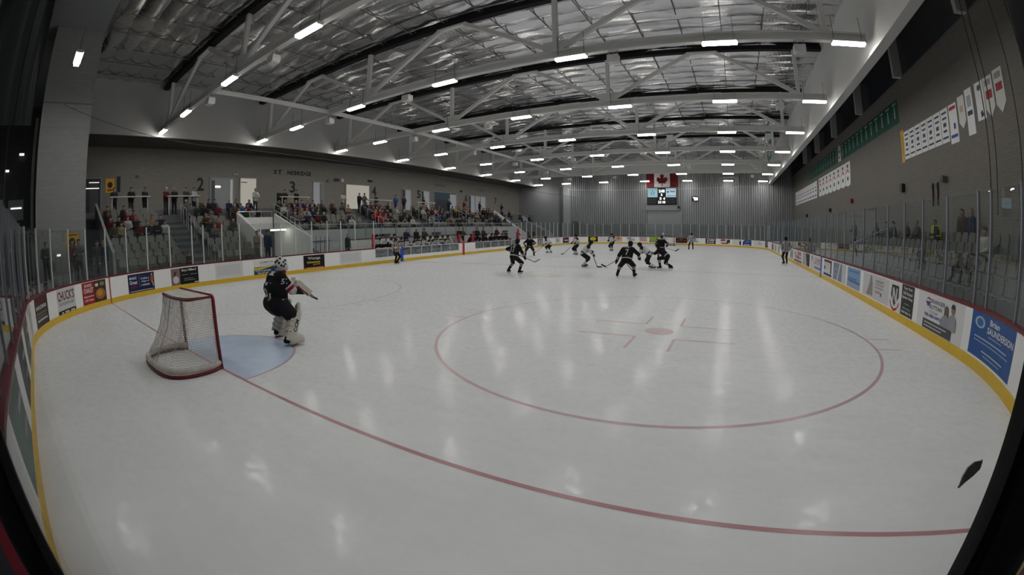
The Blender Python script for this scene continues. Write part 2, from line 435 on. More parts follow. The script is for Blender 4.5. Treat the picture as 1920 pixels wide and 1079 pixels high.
# painted upright marks on the boards
for s, m, w, nm in ((sL(3.353)-.07+0, 'red_paint', .06, 'goal_line_mark'), (sL(22.86), 'blue_paint', .3, 'blue_line_mark'), (sL(30.48), 'red_paint', .3, 'centre_line_mark'),
                    (sR(22.86), 'blue_paint', .3, 'blue_line_mark'), (sR(30.48), 'red_paint', .12, 'centre_line_mark'), (sR(38.1), 'blue_paint', .3, 'blue_line_mark')):
    if nm == 'goal_line_mark': s = 49.36
    strip(nm, s-w/2, s+w/2, .0, 1.03, -.016, 0, m, boards[side(s)], n=1)
for s in (128.6, 77.0+52): strip('board_joint', s-.02, s+.02, 0, 1.0, -.014, 0, 'grey_dark', boards['far'], n=1)

# ------------------------------------------------------------------ walls
XL, XR, YF = -25.0, 17.5, 63.6
wl = tag(box('wall_left', (XL-.3, 2.8, 0), (XL, YF+.3, 8.83), 'brick_left'), 'beige brick wall behind the stands', kind='structure')
wr = tag(box('wall_right', (XR, -3, 0), (XR+.3, YF+.3, 10.0), 'brick_right'), 'brown brick wall hung with banners', kind='structure')
def corrugated(name, x0, x1, z0, z1, y, m, parent=None, pitch=.33):
    v = []; f = []; x = x0; prof = []
    while x < x1:
        prof += [(x, 0), (x+pitch*.66, 0), (x+pitch*.68, .16), (x+pitch*.98, .16)]; x += pitch
    prof.append((x1, 0))
    for j, (a, d) in enumerate(prof):
        v += [(a, y+d, z0), (a, y+d, z1)]
        if j: f.append((2*j-2, 2*j, 2*j+1, 2*j-1))
    v += [(x0, y+.25, z0), (x1, y+.25, z0), (x1, y+.25, z1), (x0, y+.25, z1)]; k = len(v)-4; f.append((k, k+3, k+2, k+1))
    return mo(name, v, f, m, parent)
mat('corr_grey', (.27, .275, .285), .5, .15, var=.05)
tag(corrugated('wall_far', -15.97, 17.3, 0, 12.3, YF, 'corr_grey'), 'grey corrugated metal wall at the far end', kind='structure')
tag(box('wall_far_left', (XL, YF, 0), (-15.97, YF+.3, 12.3), 'grey_mid'), kind='structure')
tag(box('trim_1', (-17.7, YF-.25, 0), (-17.14, YF, 8.6), 'grey_dark'), kind='structure')
tag(box('trim_2', (-17.14, YF-.12, 0), (-15.97, YF, 11.3), 'grey_paint'), kind='structure')
tag(box('trim_3', (17.2, YF-.3, 0), (17.7, YF+.02, 10.0), 'grey_mid'), kind='structure')
pil = tag(box('wall_near_left', (-16.6, .25, .85), (-14.6, 2.78, 12.2), 'brick_white'), 'tall white block wall beside the stands stairs', kind='structure')
box('wall_panel', (-14.6, .25, 8.6), (-14.56, 2.78, 8.66), 'grey_mid', pil); box('wall_panel', (-14.6, .25, 7.5), (-14.57, 2.78, 7.53), 'grey_paint', pil)
tag(box('wall_near', (-30, -8.3, 0), (22, -8, 12), 'grey_dark'), kind='structure')
# dark lobby behind the near left corner
lob = tag(box('wall_lobby', (-19.2, -8, .85), (-19, .25, 9.6), 'black'), 'dark lobby wall with windows at the near left corner', kind='structure')
box('lobby_ledge', (-19, -6, 3.2), (-18.6, .25, 3.33), 'grey_paint', lob)
box('door_frame', (-18.98, -.12, .85), (-18.88, .05, 9.0), 'grey_paint', lob)
box('window_frame', (-18.98, -1.75, 3.3), (-18.9, -1.65, 9.0), 'grey_dark', lob)
for k, (a, b, c, d) in enumerate(((-1.45, -.55, 3.9, 4.9), (-3.2, -2.2, 3.9, 4.9))):
    w = tag(box('window_%d' % (20+k), (-18.99, a, c), (-18.95, b, d), mat('lobby_glow', (.25, .3, .3), .3)), kind='structure')
    box('window_bar', (-18.96, a+.15, c+.55), (-18.93, b-.1, c+.62), emis('lobby_light', (1, .97, .9), 2.2), w)
for k, (y, z, a) in enumerate(((-.75, 7.1, .28), (-1.55, 6.3, .2), (-2.2, 5.6, .45))):
    t = thing('lobby_lamp', ['small bright lamp high in the dark lobby window', 'dim lamp in the dark lobby below the top lamp', 'long bright lamp at the left edge of the dark lobby'][k], 'lamp', (-18.7, y, z))
    mo('lens', *(lambda b: (b.v, b.f))(MB().box((-.05, -a/2, -.05), (.05, a/2, .05))), 'lobby_light', t)
    MB().box((-.06, -a/2-.02, .05), (.06, a/2+.02, .09)).build('housing', 'grey_dark', t)
# white upper walls under the foil ceiling
mat('bulk_left', (.45, .45, .445), .6, var=.03)
tag(box('wall_upper_left', (XL-.3, 2.8, 8.83), (-21.4, YF, 12.4), 'bulk_left'), 'white upper wall above the left stands', kind='structure')
tag(box('trim_6', (XL, 2.8, 8.79), (-21.42, YF, 8.83), mat('soffit', (.10, .094, .084), .7)), 'dark soffit over the left concourse', kind='structure')  # sheet added under the overhang; its dark colour stands in for shade
tag(box('wall_upper_right', (13.95, -3, 8.75), (14.4, YF, 12.4), 'white_paint'), 'white bulkhead above the right boards', kind='structure')
tag(box('wall_upper_far', (-21.4, YF-.14, 10.66), (13.95, YF+.1, 12.4), 'white_paint'), 'white band at the top of the far wall', kind='structure')
tag(box('ceiling_right', (14.4, -3, 12.0), (XR+.3, YF, 12.2), 'grey_dark'), kind='structure')
tag(box('ceiling_near', (-30, -8, 12.2), (18, 2.8, 12.4), 'grey_paint'), kind='structure')
# clerestory windows over the right wall
for k, y in enumerate((-.5, 7.0, 14.45, 21.9, 29.4, 36.9, 44.4, 51.8)):
    w = tag(box('window_%d' % (k+1), (XR+.05, y+.2, 10.0), (XR+.1, y+7.3, 12.0), mat('night_glass', (.02, .025, .035), .1)), kind='structure')
    box('window_sill', (XR-.03, y+.2, 9.96), (XR+.1, y+7.3, 10.0), 'grey_dark', w)
    box('window_mullion', (XR-.45, y-.13, 9.95), (XR+.05, y+.13, 12.0), 'white_paint', w)

# ------------------------------------------------------------------ foil ceiling
ceil = struct('ceiling', 'silver foil insulation ceiling above the trusses')
box('roof_deck', (-22.3, 2.8, 12.4), (14.2, YF, 12.55), 'grey_dark', ceil)
ROWY = [1.43]+[.826+7.642*k for k in range(1, 9)]
rng = np.random.default_rng(5)
foils = []
PF = 1.0917
for k in range(4):
    nx, ny = 56, 6; v = []; f = []
    ph = rng.uniform(0, 6, 4)
    for i in range(nx+1):
        for j in range(ny+1):
            t = j/ny; x = -21.9+35.9*i/nx
            sag = .105*math.sin(PI*t)*(1+.5*math.sin(x*1.2+ph[0])+.3*math.sin(x*2.9+ph[1]))
            v.append((x, t*PF, -sag+.016*math.sin(x*5+ph[2]+t*5)))
    for i in range(nx):
        for j in range(ny):
            a = i*(ny+1)+j; f.append((a, a+1, a+ny+2, a+ny+1))
    foils.append(new_mesh('foil_strip', v, f, 'foil', smooth=True))
y = 2.85
while y < YF-.3:
    o = link(bpy.data.objects.new('foil_strip', foils[random.randrange(4)]), ceil); o.location = (0, y, 12.33); y += PF+.002
for k in range(17):
    x = -20.4+2.05*k
    MB().bar((x, 2.85, 12.2), (x, YF-.2, 12.2), .04, .04).build('insulation_strap', 'seam', ceil)

# ------------------------------------------------------------------ roof trusses
XA, XB = -19.75, 12.16
def make_truss(y, label):
    t = thing('roof_truss', label, 'truss', (0, y, 0), group='roof trusses')
    MB().box((-21.5, -.125, 9.09), (13.75, .125, 9.17)).box((-21.5, -.05, 9.17), (13.75, .05, 9.38)).box((-21.5, -.125, 9.38), (13.75, .125, 9.46)).build('bottom_chord', 'steel_white', t)
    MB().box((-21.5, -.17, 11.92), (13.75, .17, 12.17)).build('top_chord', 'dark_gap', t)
    nod = [XA, -9.16, 1.63, XB]; top = [-14.24, -3.59, 7.06]
    for x in nod: MB().bar((x, 0, 9.44), (x, 0, 11.95), .2, .2).build('vertical_strut', 'steel_white', t)
    for k, x in enumerate(top):
        MB().bar((nod[k]+.07, 0, 9.44), (x-.7, 0, 11.86), .19, .19).build('diagonal_brace', 'steel_white', t)
        MB().bar((nod[k+1]-.07, 0, 9.44), (x+.7, 0, 11.86), .19, .19).build('diagonal_brace', 'steel_white', t)
        MB().box((x-.85, -.14, 11.82), (x+.85, .14, 11.92)).build('node_plate', 'steel_white', t)
    for x in nod[1:3]: MB().box((x-.55, -.03, 9.4), (x+.55, .03, 9.9)).build('gusset_plate', 'steel_white', t)
    return t
def copy_tree(o, loc=None, label=None, parent=None):
    c = o.copy(); COL.objects.link(c)
    if parent is not None: c.parent = parent
    if loc is not None: c.location = loc
    if label: tag(c, label)
    for ch in list(o.children): copy_tree(ch, None, None, c)
    return c
t0 = make_truss(ROWY[1], 'white steel roof truss nearest the camera')
for k in range(2, 8): copy_tree(t0, (0, ROWY[k], 0), 'white steel roof truss, %s from the camera%s' % (ORD[k-1], ', last before the end wall' if k == 7 else ''))
b = thing('tie_beam', 'long white tie beam joining the trusses on the left', 'beam', (-12.5, ROWY[1], 9.28))
MB().box((-.07, 0, .0), (.07, ROWY[7]-ROWY[1], .1)).build('flange', 'steel_white', b); MB().box((-.02, 0, -.13), (.02, ROWY[7]-ROWY[1], 0)).build('web', 'steel_white', b)

# ------------------------------------------------------------------ strip lights
LX = [-20.55, -15.9, -9.98, -3.83, 2.33, 8.11, 12.98]
def make_light(label):
    t = thing('ceiling_light', label, 'light', (0, 0, 8.97), group='ceiling strip lights')
    MB().box((-.64, -.155, .04), (.64, .155, .12)).box((-.67, -.12, .0), (-.64, .12, .12)).box((.64, -.12, 0), (.67, .12, .12)).build('housing', 'white_paint', t)
    m = MB().box((-.64, -.105, -.045), (.64, .105, .038)); m.i = [0, 1, 1, 1, 1, 1]; m.build('lens', ['tube', 'tube_side'], t)
    for s in (-.55, .55): MB().bar((s, 0, .12), (s, 0, 1.1), .016, .016).build('hanging_wire', 'grey_dark', t)
    return t
l0 = None
for r, yy in enumerate(ROWY):
    for c, x in enumerate(LX):
        if r == 0 and x < -10: continue
        lab = 'lit strip light, %s from the left in the %s row from the camera' % (ORD[c], ORD[r])
        p = (x, yy-.14 if r else yy, 8.97)
        if l0 is None: l0 = make_light(lab); l0.location = p
        else: copy_tree(l0, p, lab)
# small white boxes (emergency units) slung under the chords
def make_unit(label):
    t = thing('speaker_box', label, 'box', (0, 0, 8.6), group='white boxes under the trusses')
    MB().box((-.22, -.18, 0), (.22, .18, .28)).box((-.17, -.19, -.04), (.17, .14, 0)).build('body', 'white_paint', t)
    for s in (-.17, .17): MB().bar((s, 0, .28), (s, 0, .9), .028, .028).build('strap', 'post_grey', t)
    return t
u0 = None
for k in range(1, 8):
    for j, x in enumerate((-12.5, -6.27, 4.02, 11.07)):
        if (k+j) % 2 and j in (1, 2) and k > 3: continue
        lab = 'white box slung under the %s truss, %s from the left' % (ORD[k-1], ORD[j])
        if u0 is None: u0 = make_unit(lab); u0.location = (x, ROWY[k], 8.6)
        else: copy_tree(u0, (x, ROWY[k], 8.6), lab)
# sagging wires of the safety net and hanging banner
def cable(label, pts, r=.012, m='grey_dark', name='cable'):
    tag(MB().tube(pts, r, 5).build(name, m), label, 'cable')
def sagline(a, b, sag, n=14): return [Vector(a).lerp(Vector(b), j/n)+Vector((0, 0, -4*sag*(j/n)*(1-j/n))) for j in range(n+1)]
cable('thin net cable sagging along the left boards', sagline((-14.55, 1.3, 8.55), (-13.3, 8.47, 6.75), .3)+sagline((-13.3, 8.47, 6.75), (-13.3, 60, 6.6), .25, 24)[1:], .014)
cable('net cable strung before the far metal wall', [(-15.9, YF-.05, 8.3)]+sagline((-15.5, 61.3, 8.0), (13.3, 61.3, 8.4), .5, 24)+[(13.75, 61.3, 8.5)], .03, 'post_light')
HX, HY0, HY1, HZ0, HZ1 = 12.2, 41.5, 44.3, 8.92, 12.2
hb = tag(box('hanging_banner', (HX, HY0, HZ0), (HX+.03, HY1, HZ1), colmat((.02, .16, .11))), 'green and white banner hanging from the roof near the right bulkhead', 'banner')
elements(hb, [('r', (.6, .66, .66), .2, .1, .8, .7), ('r', (.02, .1, .08), .25, .44, .75, .53), ('r', (.02, .16, .11), .2, .25, .8, .3)], lambda a, b, k: (HX-.002-.001*k, HY1-(HY1-HY0)*a, HZ0+(HZ1-HZ0)*b), 2, 2.35)
# ------------------------------------------------------------------ left stands
F0, DX, DZ, X0 = .72, .76, .35, -14.15
def rowx(k): return X0-DX*k            # front edge of row k
def rowz(k): return F0+DZ*k            # tread height of row k
st = struct('floor_stands', 'stepped grey concrete grandstand on the left')
def tier(y0, y1, k, m='concrete'): box('tier_step', (rowx(k)-DX if k < 8 else XL, y0, -.05 if k else F0-.1), (rowx(k), y1, rowz(k)), m, st)
for k in range(9):
    tier(4.15, 12.95, k)
    if k >= 4: tier(17.1, 48.5, k)
    if k >= 6: tier(12.95, 17.1, k)
    else: tier(15.95, 17.1, k)
box('concourse', (XL, 2.8, F0), (rowx(9), 50, rowz(9)-.0), 'concrete', st)
box('raised_walk', (XL, 2.8, F0), (-22.3, YF, 4.27), 'concrete', st)
# aisle half steps
def aisle(y0, y1, k0, k1, m='concrete_dark'):
    for k in range(k0, k1+1):
        box('aisle_step', (rowx(k)-.02, y0, rowz(k)-DZ), (rowx(k)+.34, y1, rowz(k)-DZ/2), m, st)
        box('aisle_step', (rowx(k)-DX, y0, rowz(k)), (rowx(k)+.005, y1, rowz(k)+.006), m, st)
AIS = [(8.45, 9.75, 0), (15.98, 17.05, 0), (24.6, 25.7, 4), (31.3, 32.4, 4), (38.0, 39.1, 4), (44.2, 45.2, 4)]
for a, b, k in AIS: aisle(a, b, max(k, 1), 8)
# stairs between white block wall and first section
for k in range(9): box('stair_step', (rowx(k)-DX, 2.8, F0-.1), (rowx(k)+.05, 4.0, rowz(k)-.1), 'concrete_dark', st)
box('landing', (XL, 2.8, F0), (rowx(9)+.3, 4.0, rowz(9)-.1), 'concrete_dark', st)
# sloping parapet of the first section and front walls
def slab(name, pts, y0, y1, m, parent):
    n = len(pts); v = [(a, y0, z) for a, z in pts]+[(a, y1, z) for a, z in pts]
    mo(name, v, [tuple(range(n)), tuple(range(2*n-1, n-1, -1))]+[(j, (j+1) % n, n+(j+1) % n, n+j) for j in range(n)], m, parent)
slab('parapet', [(rowx(0)+.15, F0), (rowx(0)+.15, F0+1.15), (rowx(8)-.6, rowz(8)+1.15), (rowx(8)-.6, F0)], 4.0, 4.15, 'grey_paint', st)
vom = struct('wall_vomitory', 'white walled tunnel entrance in the stands')
slab('side_wall', [(rowx(0)+.1, F0), (rowx(0)+.1, F0+1.05), (rowx(5)-.45, rowz(5)+1.25), (rowx(5)-.45, F0)], 12.95, 13.1, 'white_paint', vom)
slab('side_wall', [(rowx(0)+.1, F0), (rowx(0)+.1, F0+1.3), (rowx(5)-.45, rowz(5)+1.15), (rowx(5)-.45, F0)], 15.82, 15.97, 'white_paint', vom)
box('back_wall', (rowx(6)+.02, 13.1, 2.62), (rowx(6)+.14, 15.82, rowz(6)+.6), 'white_paint', vom)
box('tunnel_wall', (rowx(6)-2.2, 13.1, F0), (rowx(6)-2.1, 15.82, 2.7), 'white_paint', vom)
box('tunnel_ceiling', (rowx(6)-2.2, 13.1, 2.62), (rowx(6), 15.82, 2.7), 'white_paint', vom)
dr = box('door_panel', (rowx(6)-2.09, 13.9, F0), (rowx(6)-2.05, 15.4, 2.15), 'grey_paint', vom)
tl = thing('tunnel_light', 'bright strip light over the white tunnel entrance', 'light', (-16.6, 15.1, 2.52))
MB().box((-.08, -.55, -.05), (.08, .55, .03)).build('lens', emis('tunnel_tube', (1, .92, .78), 9), tl); MB().box((-.1, -.58, .03), (.1, .58, .09)).build('housing', 'white_paint', tl)
tag(box('wall_stand_front', (-17.16, 17.05, -.05), (-17.03, 48.5, 2.42), mat('front_grey', (.46, .46, .47), .6)), 'grey front wall of the raised stands', kind='structure')
tag(box('wall_bench_back', (-15.6, 20.2, -.05), (-15.45, 41.0, 1.62), 'white_paint'), 'low white wall behind the players benches', kind='structure')
tag(box('trim_4', (-15.63, 20.2, 1.62), (-15.42, 41.0, 1.68), 'cap_red'), kind='structure')
bg = struct('window_30', 'glass screen standing on the bench wall')
for k in range(13):
    y0 = 20.2+1.6*k
    box('glass_post', (-15.56, y0-.025, 1.68), (-15.5, y0+.025, 2.75), 'post_grey', bg)
    if k < 12: box('glass_pane', (-15.54, y0+.04, 1.68), (-15.525, y0+1.56, 2.72), 'glass', bg)
# far slope: white stair wall at the end of the stands
slab('end_parapet', [(-16.2, F0-.7), (-16.2, 1.6), (rowx(8)-.5, rowz(8)+1.0), (rowx(8)-.5, F0-.7)], 48.5, 48.7, 'white_paint', st)
slab('end_parapet', [(-16.0, F0-.7), (-16.0, 1.3), (-21, 4.0), (-21, F0-.7)], 57.0, 57.2, 'grey_paint', st)
for k in range(4, 9): box('tier_step', (rowx(k)-DX if k < 8 else XL, 48.7, -.05), (rowx(k), 57.0, rowz(k)-.2), 'concrete', st)
# handrails
def rail(label, pts, posts, r=.022):
    t = thing('handrail', label, 'handrail'); MB().tube(pts, r, 6).build('top_rail', 'rail_metal', t)
    for p, h in posts: MB().tube([p, (p[0], p[1], p[2]+h)], r*.9, 6).build('rail_post', 'rail_metal', t)
    return t
def sloped(label, y, k0, k1, h=.95):
    a, b = (rowx(k0)+.1, y, rowz(k0)+h), (rowx(k1)-.3, y, rowz(k1)+h)
    n = 3; posts = []
    for j in range(n):
        t = j/(n-1); x = a[0]+(b[0]-a[0])*t; k = (X0-x)/DX
        posts.append(((x, y, rowz(int(k))), a[2]+(b[2]-a[2])*t-rowz(int(k))))
    rail(label, [a, b], posts)
for j, (k0, k1) in enumerate(((0, 1), (2, 4), (5, 6), (7, 8))): sloped('metal handrail on the dark aisle stairs, %s from the bottom' % ORD[j], 9.78, k0, k1)
for y, nm in ((17.08, 'stairs beside the tunnel'), (25.72, 'aisle below number four'), (32.42, 'aisle below number five'), (39.12, 'aisle below number six')):
    sloped('metal handrail low on the '+nm, y, 4, 5); sloped('metal handrail high on the '+nm, y, 6, 8)
rail('metal handrail on the left tunnel parapet', [(-14.3, 13.02, 1.95), (-18.3, 13.02, 3.78)], [((-14.5, 13.02, 1.75), .25), ((-16.4, 13.02, 2.63), .25), ((-18.2, 13.02, 3.45), .25)])
rail('metal handrail on the right tunnel parapet', [(-14.3, 15.9, 2.2), (-18.3, 15.9, 3.85)], [((-14.5, 15.9, 2.0), .25), ((-16.4, 15.9, 2.8), .25), ((-18.2, 15.9, 3.5), .25)])
rail('metal rail over the tunnel opening', [(rowx(6)+.08, 13.1, 3.8), (rowx(6)+.08, 15.85, 3.8)], [((rowx(6)+.08, y, 3.42), .38) for y in (13.15, 14.05, 14.95, 15.8)])
rail('long metal rail on the raised stand front', [(-17.09, 17.1, 2.78), (-17.09, 48.4, 2.78)], [((-17.09, 17.2+2.4*k, 2.42), .36) for k in range(14)])
# standing shelves at the concourse
def counter(label, y0, y1):
    t = thing('counter', label, 'counter', (-20.95, (y0+y1)/2, rowz(9)))
    h = (y1-y0)/2
    MB().box((-.16, -h, 1.12), (.16, h, 1.18)).build('shelf', 'off_white', t)
    for s in (-1, 1): MB().box((-.03, s*(h-.15)-.03, 0), (.03, s*(h-.15)+.03, 1.12)).build('leg', 'rail_metal', t)
counter('white standing shelf below number one', 5.0, 7.7); counter('white standing shelf left of number two', 8.9, 11.3)
counter('white standing shelf below number three', 17.9, 20.6); counter('white standing shelf below number four', 27.0, 30.0); counter('white standing shelf below number five', 33.9, 36.6)

# ------------------------------------------------------------------ left wall: doors, numbers, lettering, fittings
# wall positions were taken off at 22 m from the rink middle; the wall stands at 25 m
WK = (25+8.07)/(22+8.07)
def wy(y): return .56+(y-.56)*WK
def wz(z): return 2.139+(z-2.139)*WK
def wbox(name, a, b, m, parent): return box(name, (a[0], wy(a[1]), a[2] if a[2] == FZ else wz(a[2])), (b[0], wy(b[1]), wz(b[2])), m, parent)
def wtext(name, label, txt, y0, y1, z0, z1, m, X=XL, dep=.03):
    y0, y1, z0, z1 = wy(y0), wy(y1), wz(z0), wz(z1)
    t = thing(name, label, 'sign', (X, (y0+y1)/2, z0))
    tot = sum(text_geo(c)[2]*letter_h(c)+.16 for c in txt)-.16; x = 0
    for c in txt:
        v, f, asp = text_geo(c); n = len(v); k = (y1-y0)/tot; wc = asp*letter_h(c)
        P = [(.005+dep, -(y1-y0)/2+(x+wc/2+p[0]*letter_h(c))*k, (z1-z0)*(.5+p[1])) for p in v]; x += wc+.16
        Q = [(.005, p[1], p[2]) for p in P]
        mo('letter', P+Q, f+[tuple(reversed([n+a for a in q])) for q in f], m, t)
def letter_h(c): return 1.0
for txt, y, h in (('1', 5.75, .95), ('2', 11.73, .9), ('3', 19.65, .92), ('4', 28.75, .9), ('5', 35.2, .85), ('6', 44.0, .85), ('7', 51.0, .85)):
    w = .22 if txt == '1' else .52
    wtext('section_number', 'large black number %s on the beige brick wall' % ['one', 'two', 'three', 'four', 'five', 'six', 'seven'][int(txt)-1], txt, y-w/2, y+w/2, 6.38-h, 6.38, 'black')
for txt, a, b in (('ST', 17.87, 18.62), ('NEBRIDGE', 19.15, 21.48)):
    wtext('wall_lettering', 'dark letters high on the beige brick wall, %s' % ('shorter left word' if len(txt) < 4 else 'longer right word'), txt, a, b, 6.87, 7.2, 'black')
FZ = 4.27
def wdoor(n, y0, y1, z1, fill, m, lit=False, deep=.05):
    w = struct('door_%d' % n)
    wbox('door_frame', (XL, y0-.06, FZ), (XL+.07, y0, z1+.06), 'grey_paint', w); wbox('door_frame', (XL, y1, FZ), (XL+.07, y1+.06, z1+.06), 'grey_paint', w)
    wbox('door_frame', (XL, y0-.06, z1), (XL+.07, y1+.06, z1+.06), 'grey_paint', w)
    wbox(fill, (XL, y0, FZ), (XL+.02, y1, z1), m, w)
    return w
mat('door_light', (.55, .57, .60), .5); mat('door_dark', (.03, .035, .045), .4)
emis('lit_room', (1, .93, .80), .38); emis('lit_room_dim', (1, .95, .88), .10)
d = wdoor(1, 3.3, 4.5, 6.25, 'doorway', 'door_dark'); wbox('door_leaf', (XL+.02, 3.75, FZ), (XL+.04, 4.35, 6.1), 'grey_dark', d); wbox('room_lamp', (XL+.04, 3.7, 6.0), (XL+.06, 4.4, 6.04), emis('room_lamp2', (1, .95, .85), 1.2), d); wbox('room_lamp', (XL+.04, 3.5, 5.65), (XL+.06, 4.4, 5.7), 'room_lamp2', d)
d = wdoor(2, 12.5, 14.4, 6.38, 'doorway', 'grey_paint'); wbox('door_leaf', (XL+.02, 12.6, FZ), (XL+.05, 12.85, 6.2), 'grey_dark', d); wbox('door_leaf', (XL+.02, 14.1, FZ), (XL+.05, 14.3, 6.3), 'white', d); wbox('room_lamp', (XL+.02, 12.9, 5.72), (XL+.06, 13.3, 5.82), emis('room_lamp', (1, .95, .85), 4), d)
d = wdoor(3, 14.95, 16.3, 6.42, 'lit_doorway', 'lit_room'); wbox('closer_arm', (XL+.02, 15.0, 6.1), (XL+.08, 15.5, 6.15), 'black', d)
d = wdoor(4, 21.72, 22.7, 6.4, 'door_leaf', 'door_light'); wbox('door_post', (XL+.02, 22.4, FZ), (XL+.05, 22.65, 6.35), 'grey_mid', d)
d = wdoor(5, 25.3, 28.1, 6.38, 'lit_doorway', 'lit_room')
for n, ya, y0, y1 in ((6, 32.6, 33.1, 33.95), (7, 35.65, 36.0, 36.95), (8, 44.6, 45.0, 45.9), (9, 46.0, 46.05, 48.4)):
    d = wdoor(n, ya, y1, 6.32, 'door_leaf', 'door_light'); wbox('window_strip', (XL+.02, ya, FZ), (XL+.04, y0, 6.3), 'door_dark', d)
    if n == 9: wbox('door_gap', (XL+.02, 47.2, FZ), (XL+.04, 47.28, 6.3), 'grey_dark', d)
d = wdoor(10, 37.8, 41.95, 6.36, 'doorway', 'door_dark'); wbox('door_leaf', (XL+.02, 40.7, FZ), (XL+.05, 41.9, 6.25), 'door_light', d); wbox('transom', (XL+.02, 37.85, 5.6), (XL+.04, 40.65, 6.3), mat('teal_dark', (.02, .06, .09), .4), d)
def fitting(name, label, cat, y, z, w, h, m, X=XL, dx=.12, inner=None):
    if X == XL: y, z, w, h = wy(y), wz(z), w*WK, h*WK
    t = thing(name, label, cat, (X, y, z))
    MB().box((0, -w/2, -h/2), (dx, w/2, h/2)).build('body', m, t)
    if inner: MB().box((dx, -w/2*.8, -h/2*.7), (dx+.01, w/2*.8, h/2*.7)).build('face', inner, t)
    MB().box((0, -.03, h/2), (dx*.7, .03, h/2+.04)).build('bracket', 'grey_mid', t)
fitting('exit_sign', 'dark exit sign on the wall right of number three', 'sign', 24.2, 6.72, .5, .24, 'grey_dark', inner='black')
fitting('emergency_light', 'pale emergency light next to the dark exit sign', 'light', 24.85, 6.72, .25, .26, 'white_paint')
fitting('wall_camera', 'small white camera above the lit doorway', 'camera', 14.5, 6.68, .45, .16, 'grey_paint')
fitting('emergency_light', 'black twin-head emergency light above number four', 'light', 28.2, 6.85, .5, .18, 'black')
fitting('emergency_light', 'small black emergency light left of number six', 'light', 42.9, 6.72, .4, .22, 'black')
fitting('wall_speaker', 'small dark speaker on the wall between numbers one and two', 'speaker', 7.05, 6.36, .2, .16, 'grey_dark')
fitting('wall_bell', 'tiny dark alarm bell right of the grey door', 'bell', 23.2, 6.55, .18, .16, 'grey_dark')
for k, (y0, y1) in enumerate(((37.83, 39.9), (46.4, 48.2), (53.0, 54.5))):
    y0, y1 = wy(y0), wy(y1)
    t = thing('wall_louvre', 'dark louvred vent high on the left wall, %s from the camera' % ORD[k], 'vent', (XL, (y0+y1)/2, wz(7.15)))
    h = (y1-y0)/2; MB().box((0, -h, -.18), (.03, h, .18)).build('frame', 'grey_paint', t)
    for j in range(4): MB().box((.03, -h+.05, -.15+.08*j), (.06, h-.05, -.1+.08*j)).build('slat', 'grey_dark', t)
def flat_sign(name, label, cat, y0, y1, z0, z1, m, els, X=XL, sg=1, group=None, dep=.02, point=0.0):
    """a flat panel on a side wall; sg=+1 faces +x (left wall), -1 faces -x (right wall)"""
    if X == XL: y0, y1, z0, z1 = wy(y0), wy(y1), wz(z0), wz(z1)
    o = (X+sg*.004, X+sg*dep)
    pts = [(y0, z1), (y1, z1), (y1, z0+point), ((y0+y1)/2, z0), (y0, z0+point)] if point else [(y0, z1), (y1, z1), (y1, z0), (y0, z0)]
    n = len(pts); v = [(o[1], a, b) for a, b in pts]+[(o[0], a, b) for a, b in pts]
    t = mo(name, v, [tuple(range(n)), tuple(range(2*n-1, n-1, -1))]+[(j, (j+1) % n, n+(j+1) % n, n+j) for j in range(n)], m)
    tag(t, label, cat, group)
    yy = (lambda a: y0+(y1-y0)*a) if sg > 0 else (lambda a: y1-(y1-y0)*a)
    elements(t, els, lambda a, b, k: (o[1]+sg*.002*k, yy(a), z0+(z1-z0)*b), y1-y0, z1-z0)
    return t
flat_sign('wall_poster', 'yellow poster with dark emblem left of number one', 'poster', 4.85, 5.45, 5.4, 6.25, 'yellow_sign', [('d', (.05, .03, .02), .5, .55, .3, .22), ('r', (.35, .05, .02), .2, .12, .8, .25)])
flat_sign('wall_poster', 'yellow poster with dark figure behind the standing couple', 'poster', 1.72, 2.4, 2.1, 2.9, 'yellow_sign', [('d', (.03, .03, .03), .5, .5, .25, .25), ('r', (.05, .03, .02), .15, .86, .85, .92)], X=-14.6)
fitting('wall_lamp', 'small lit lamp on the white block wall', 'lamp', 1.35, 2.0, .22, .12, 'off_white', X=-14.6, inner=emis('lamp_face', (1, .93, .8), 1.5))
fitting('wall_box', 'grey switch box on the white block wall', 'box', 1.05, 1.55, .18, .32, 'grey_mid', X=-14.6)

# ------------------------------------------------------------------ seats
def seat_mesh(m):
    b = MB()
    b.add([(-.26, -.21, .40), (-.26, .21, .40), (.02, .22, .43), (.02, -.22, .43), (-.26, -.21, .36), (-.26, .21, .36), (.02, .22, .39), (.02, -.22, .39)], BOXF)
    b.add([(-.30, -.19, .46), (-.30, .19, .46), (-.27, .20, .46), (-.27, -.20, .46), (-.37, -.17, .80), (-.37, .17, .80), (-.33, .18, .82), (-.33, -.18, .82)], BOXF)
    b.add([(-.33, -.23, .43), (-.33, .23, .43), (-.28, .23, .50), (-.28, -.23, .50), (-.35, -.23, .72), (-.35, .23, .72), (-.305, .23, .74), (-.305, -.23, .74)], BOXF)
    b.box((-.28, -.03, 0), (-.22, .03, .38), 1)
    return b
seats = []                              # (x, y, z, facing, section, distance)
CAM = Vector((8.07, .56, 2.14))
PITCH = .525
SECT = [(4.4, 8.3, 0, 8, 'the section under number one'), (9.95, 12.8, 0, 8, 'the section under number two'), (17.3, 24.4, 4, 8, 'the raised section under number three'),
        (25.9, 31.1, 4, 8, 'the raised section under number four'), (32.6, 37.8, 4, 8, 'the raised section under number five'), (39.3, 44.0, 4, 8, 'the raised section under number six'), (45.4, 48.3, 4, 8, 'the raised section under number seven'),
        (13.2, 15.7, 6, 8, 'the rows above the tunnel entrance')]
